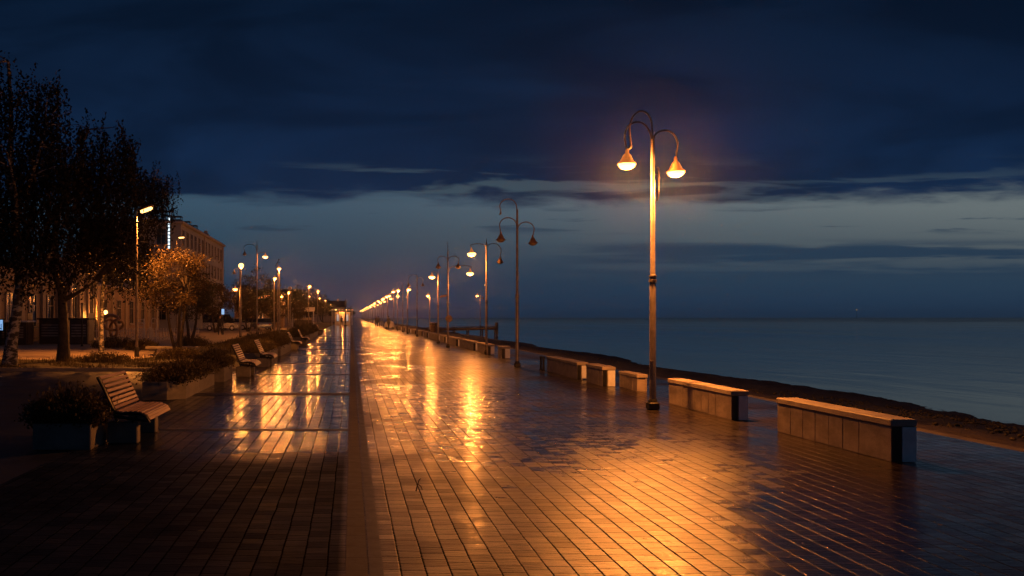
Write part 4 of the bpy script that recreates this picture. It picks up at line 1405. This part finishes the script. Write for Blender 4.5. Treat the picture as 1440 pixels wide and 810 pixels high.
# ------------------------------------------------------------------ parked cars
def car(x, y, rz, paint, lab, tall=False):
    t = thing('parked_car', (x, y, 0), lab, 'car', 'cars parked beside the street', rz)
    W = .86
    H = 1.95 if tall else 1.45
    lo = [(-2.1, .32), (2.1, .32), (2.16, .60), (2.02, .80), (1.1, .93), (-1.95, .97), (-2.14, .8), (-2.16, .5)]
    MB().prism(lo, 'y', -W, W).build('body', paint, t)
    cab = [(1.15, .92), (.45, H), (-1.35, H), (-1.95, .95)] if not tall else [(1.55, .92), (1.05, H), (-2.05, H), (-2.12, .95)]
    c = MB().add([(u, -W * .98 if v < 1 else -W * .80, v) for u, v in cab] + [(u, W * .98 if v < 1 else W * .80, v) for u, v in cab],
                 [(3, 2, 1, 0), (4, 5, 6, 7), (0, 1, 5, 4), (1, 2, 6, 5), (2, 3, 7, 6), (3, 0, 4, 7)])
    c.build('cabin', GLASS, t)
    MB().box((sum(u for u, v in cab[1:3]) / 2, 0, H + .012), (cab[1][0] - cab[2][0] + .05, W * 1.62, .05), bev=.02).build('roof', paint, t)
    for s in (-1, 1):
        for u in (-1.3, 1.32):
            wv = MB()
            pts = [(u + .32 * math.cos(2 * math.pi * i / 14), .32 + .32 * math.sin(2 * math.pi * i / 14)) for i in range(14)]
            wv.prism(pts, 'y', s * (W - .16), s * (W + .02))
            wh = wv.build('wheel', RUBBER, t)
            MB().prism([(u + .18 * math.cos(2 * math.pi * i / 10), .32 + .18 * math.sin(2 * math.pi * i / 10)) for i in range(10)], 'y', s * (W + .02), s * (W + .03)).build('rim', STEEL, wh)
        MB().box((2.10, s * .62, .68), (.09, .34, .14), bev=.02).build('headlight', WHITE, t)
        MB().box((-2.13, s * .68, .76), (.06, .24, .16)).build('tail_light', plain('tail_red', (.25, .01, .01), .3), t)
    return t


car(-15.6, 102, R(8), plain('paint_silver', (.42, .42, .42), .25, .5), 'pale boxy van at the left end of the parked cars', True)
car(-14.9, 108, R(-4), plain('paint_white', (.62, .61, .58), .25), 'white car second from the left among the parked cars')
car(-12.1, 110, R(3), plain('paint_grey', (.12, .12, .13), .22, .3), 'dark grey car in the middle of the parked cars')
car(-10.6, 104, R(95), plain('paint_blue', (.30, .36, .42), .22, .4), 'pale blue car seen end on at the right end of the parked cars')


# ------------------------------------------------------------------ people
def person(x, y, rz, pose, top, legs, lab, h=1.74):
    t = thing('person', (x, y, 0), lab, 'person', None, rz)
    s = h / 1.74
    st = .17 if pose == 'walk' else .05
    P_ = [(0, 0, .95), (0, 0, 1.15), (0, .01, 1.36), (0, 0, 1.46), (0, -.02, 1.53),      # pelvis chest neck
          (.09, 0, .90), (.10, -st * .5, .50), (.10, -st, .07), (.10, -st - .14, .03),
          (-.09, 0, .90), (-.10, st * .4, .50), (-.10, st * 1.1, .09), (-.10, st * 1.1 - .13, .03),
          (.18, 0, 1.38), (.23, .04, 1.12), (.22, -.06, .87), (.22, -.08, .78),
          (-.18, 0, 1.38), (-.23, -.03, 1.12), (-.22, .02, .87), (-.22, .01, .78)]
    Rr = [(.15, .11), (.14, .105), (.16, .11), (.06, .06), (.055, .06), (.095, .095), (.062, .065), (.045, .045), (.035, .03), (.095, .095), (.062, .065), (.045, .045), (.035, .03),
          (.065, .065), (.048, .048), (.036, .036), (.03, .04), (.065, .065), (.048, .048), (.036, .036), (.03, .04)]
    E = [(0, 1), (1, 2), (2, 3), (3, 4), (0, 5), (5, 6), (6, 7), (7, 8), (0, 9), (9, 10), (10, 11), (11, 12), (2, 13), (13, 14), (14, 15), (15, 16), (2, 17), (17, 18), (18, 19), (19, 20)]
    me = bpy.data.meshes.new('body')
    me.from_pydata([tuple(q_ * s for q_ in p) for p in P_], E, [])
    m, tt, p = material('clothes')
    z = tt.sep(tt.new('ShaderNodeTexCoord').outputs['Object'])[2]
    tt.put(p.inputs['Base Color'], tt.mix(tt.step(z, .90, .94), legs, top))
    p.inputs['Roughness'].default_value = .8
    me.materials.append(m)
    o = link('body', me, t)
    sk = o.modifiers.new('skin', 'SKIN')
    for v, r_ in zip(me.skin_vertices[0].data, Rr):
        v.radius = (r_[0] * s, r_[1] * s)
    me.skin_vertices[0].data[0].use_root = True
    sb = o.modifiers.new('sub', 'SUBSURF')
    sb.levels = sb.render_levels = 1
    skin = plain('skin', (.38, .24, .17), .6)
    hd = MB().lathe([(.012, -.13), (.05, -.115), (.068, -.06), (.078, 0), (.074, .06), (.05, .105), (.012, .12)], n=12)
    hd.lathe([(.004, -.02), (.014, -.015), (.012, .01), (.003, .03)], c=(0, -.078, 0), n=6)
    hd.build('head', skin, t, True, loc=(0, -.02 * s, 1.63 * s))
    MB().lathe([(.079, -.03), (.088, .02), (.083, .07), (.056, .115), (.012, .132)], c=(0, .012, .0), n=12).build('hair', plain('hair_dark', (.02, .014, .01), .7), t, True, loc=(0, -.01 * s, 1.63 * s))
    return t


person(-12.0, 78, R(30), 'walk', (.02, .02, .025), (.015, .015, .018), 'person in dark clothes walking under the blue lit street panel')
t = thing('street_panel', (-12.1, 80.5, 0), 'slim street panel with a pale blue light on top', 'panel')
MB().lathe([(.06, 0), (.05, 1.9)], n=8).build('post', IRON, t)
MB().box((0, 0, 2.15), (.34, .10, .65), bev=.02).build('case', IRON, t)
MB().box((0, -.06, 2.15), (.26, .02, .52)).build('screen', SIGNBLUE, t)
for x, y, rz, tp, lab in [(4.72, 108, 2.6, (.03, .03, .035), 'person in dark clothes walking near the post with a bare hook'), (4.1, 139, .4, (.05, .03, .025), 'person in brown standing among the far lamps'),
                          (4.5, 141, 3.4, (.02, .02, .03), 'person in black beside the one in brown among the far lamps'), (-1.7, 150, .2, (.03, .03, .03), 'person in dark clothes near the far dark pole by the pavilion')]:
    person(x, y, rz, 'walk', tp, (.02, .02, .022), lab)

# litter bin and rounded white stall thing far along
t = thing('litter_bin', (9.35, 97, 0), 'brown round litter bin at the foot of the beach lamp', 'bin')
MB().lathe([(.34, -.12), (.40, .2), (.42, .95), (.36, 1.0), (.34, .94)], n=14).build('drum', SHADE, t, True)
MB().lathe([(.43, .80), (.44, .82), (.44, .88), (.43, .9)], n=14, cap=False).build('rim', IRON, t)
t = thing('white_dome', (5.0, 112, 0), 'small white domed cart among the far lamp posts', 'cart')
MB().lathe([(.62, .25), (.66, .6), (.5, .98), (.2, 1.15), (.02, 1.18)], n=16).build('dome', WHITE, t, True)
for s in (-.4, .4):
    MB().prism([(s + .18 * math.cos(2 * math.pi * i / 12), .18 + .18 * math.sin(2 * math.pi * i / 12)) for i in range(12)], 'y', -.55, -.48).build('wheel', RUBBER, t)

t = thing('twig', (0.63, 8.3, 0.0), 'small forked twig standing up from the paving right of the drain line', 'twig')
MB().tube([(0, 0, 0), (.012, .01, .05), (.03, .0, .11), (.045, -.01, .125)], [.006, .005, .004, .003], 5).tube([(.02, 0, .07), (.05, .01, .045), (.062, .01, .01)], [.004, .004, .003], 5).build('stem', BARK, t)


def fallen_leaves():
    n = 90
    x = rng.uniform(-3.2, 8.0, n)
    y = 6 + 22 * rng.random(n) ** 1.3
    v, q_ = quads_from(np.stack([x, y, np.full(n, .012)], -1), .055, aspect=.7)
    v[:, 2] = .008 + np.abs(v[:, 2] - .012) * .25
    tag(link('fallen_leaves', np_mesh('fallen_leaves', v, q_, LEAF_SHRUB)), 'scattered wet leaves lying on the paving', 'leaves', kind='stuff')


fallen_leaves()

# ------------------------------------------------------------------ far pavilion, stall, sign, houses
t = thing('pavilion', (-1.75, 172, 0), 'white pavilion with lights along its flat roof at the far end of the walk', 'pavilion')
MB().box((0, .8, 1.3), (3.1, 2.6, 2.6)).build('wall', WHITE, t)
rf = MB().box((-.1, .5, 2.95), (4.4, 4.4, .22), bev=.04).build('roof', GREYTRIM, t)
for i in range(7):
    MB().box((-2.0 + i * .66, -1.75, 3.02), (.34, .05, .14)).build('lamp', BULBM if i in (1, 4) else WINLIT, rf)
for s in (-2.1, -.7, .7, 1.9):
    MB().lathe([(.09, 0), (.07, .1), (.07, 2.84)], n=8).build('column', WHITE, t, loc=(s, -1.5, 0))
for s, m_ in ((-.9, WINCOOL), (0, WINLIT), (.9, WINCOOL)):
    pn = MB().box((s, -.53, 1.45), (.66, .06, 1.5)).build('window', FRAME, t)
    MB().box((s, -.57, 1.45), (.54, .03, 1.36)).build('pane', m_, pn)
lamp_light(t, (0, -1.2, 2.70), LAMP_W * .22)
t = thing('dark_pole', (-1.05, 150, 0), 'dark tapering pole in front of the far pavilion', 'pole')
MB().lathe([(.16, 0), (.13, .5), (.09, 3.6), (.12, 3.7), (.03, 4.8)], n=8).build('shaft', IRON, t, True)
MB().lathe([(.3, 0), (.3, .12), (.18, .2)], n=8).build('foot', IRON, t, True)

t = thing('market_stall', (-7.9, 140, 0), 'lit stall with a pale awning on the town side in the distance', 'stall')
MB().box((0, .6, .55), (2.8, 1.0, 1.1)).build('counter', DARKWOOD, t)
MB().prism([(-.9, 2.5), (.9, 3.15), (.9, 3.23), (-.9, 2.58)], 'x', -1.9, 1.9).build('awning', WHITE, t)
for s in (-1.7, 1.7):
    for u in (-.8, .8):
        MB().tube([(s, u, 0), (s, u, 2.6 + (u + .9) * .3)], .04, 6).build('leg', STEEL, t)
for i in range(5):
    MB().box((-1.2 + i * .6, .15, 1.3), (.4, .3, .4), bev=.05).build('crate', STUCCO2, t)

t = thing('shop', (-14.2, 131, 0), 'low shop with an orange lit sign on its roof edge', 'shop')
MB().box((0, 2, 2.0), (7.5, 4, 4.0)).build('wall', STUCCO, t)
MB().box((0, 1.9, 4.12), (7.9, 4.4, .22)).build('roof', ROOF, t)
sg = MB().box((.7, -.25, 4.72), (2.75, .12, .85)).build('sign_board', IRON, t)
for i, wd in enumerate((.24, .0, .34, .24, .3, .22, .32, .3)):
    if wd:
        MB().box((-.52 + i * .34, -.33, 4.72), (wd * .9, .04, .52 if i % 3 else .4)).build('lit_letter', SIGNORANGE, sg)
for s in (-2.4, 0, 2.4):
    wn_ = MB().box((s, -.02, 1.6), (1.5, .08, 1.7)).build('window', FRAME, t)
    MB().box((s, -.07, 1.6), (1.34, .03, 1.54)).build('pane', WINLIT if s == 0 else GLASS, wn_)


def house(x, y, w_, d_, h, lab, mat, gable=2.4):
    t = thing('house', (x, y, 0), lab, 'house', 'houses far along the shore')
    MB().box((0, d_ / 2, h / 2), (w_, d_, h)).build('wall', mat, t)
    rf = MB().prism([(-.4, h), (d_ + .4, h), (d_ / 2, h + gable)], 'x', -w_ / 2 - .3, w_ / 2 + .3).build('roof', ROOF, t)
    MB().box((w_ * .25, d_ * .5, h + gable * .9), (.7, .7, 1.6)).build('chimney', GREYWALL, rf)
    for i in range(max(2, int(w_ / 3))):
        o = MB().box((-w_ / 2 + w_ * (i + .5) / max(2, int(w_ / 3)), -.03, h * .55), (1.1, .08, 1.5)).build('window', FRAME, t)
        MB().box((-w_ / 2 + w_ * (i + .5) / max(2, int(w_ / 3)), -.08, h * .55), (.95, .03, 1.35)).build('pane', GLASS, o)
    return t


house(-6.5, 262, 9.5, 8, 4.6, 'pale gabled house rising behind the far pavilion', GREYTRIM, 2.0)
house(-16.5, 190, 10, 9, 5.5, 'dark gabled house behind the far street trees', GREYWALL)
house(-14.5, 330, 14, 9, 5.0, 'farthest house at the end of the street', GREYWALL)
for x, y, s, lab in [(-.5, 420, .8, 'far dark tree where the walk meets the horizon'), (-11, 380, 1.0, 'far dark tree left of the end of the walk')]:
    dup(far_tree, (x, y, 0), 1.0, lab, s)

# ------------------------------------------------------------------ thin haze added to give the lamps soft halos
if HAZE > 0:
    m = bpy.data.materials.new('haze')
    m.use_nodes = True
    nt = m.node_tree
    nt.nodes.clear()
    pv = nt.nodes.new('ShaderNodeVolumePrincipled')
    pv.inputs['Color'].default_value = (.9, .92, 1.0, 1)
    pv.inputs['Density'].default_value = HAZE
    pv.inputs['Anisotropy'].default_value = 0.94
    out = nt.nodes.new('ShaderNodeOutputMaterial')
    nt.links.new(pv.outputs[0], out.inputs['Volume'])
    hz = MB().box((550, 950, 7.0), (2960, 2560, 20.0)).build('haze', m)
    tag(hz, 'thin haze added over the promenade and water to give the lamps soft halos', 'haze', kind='stuff')
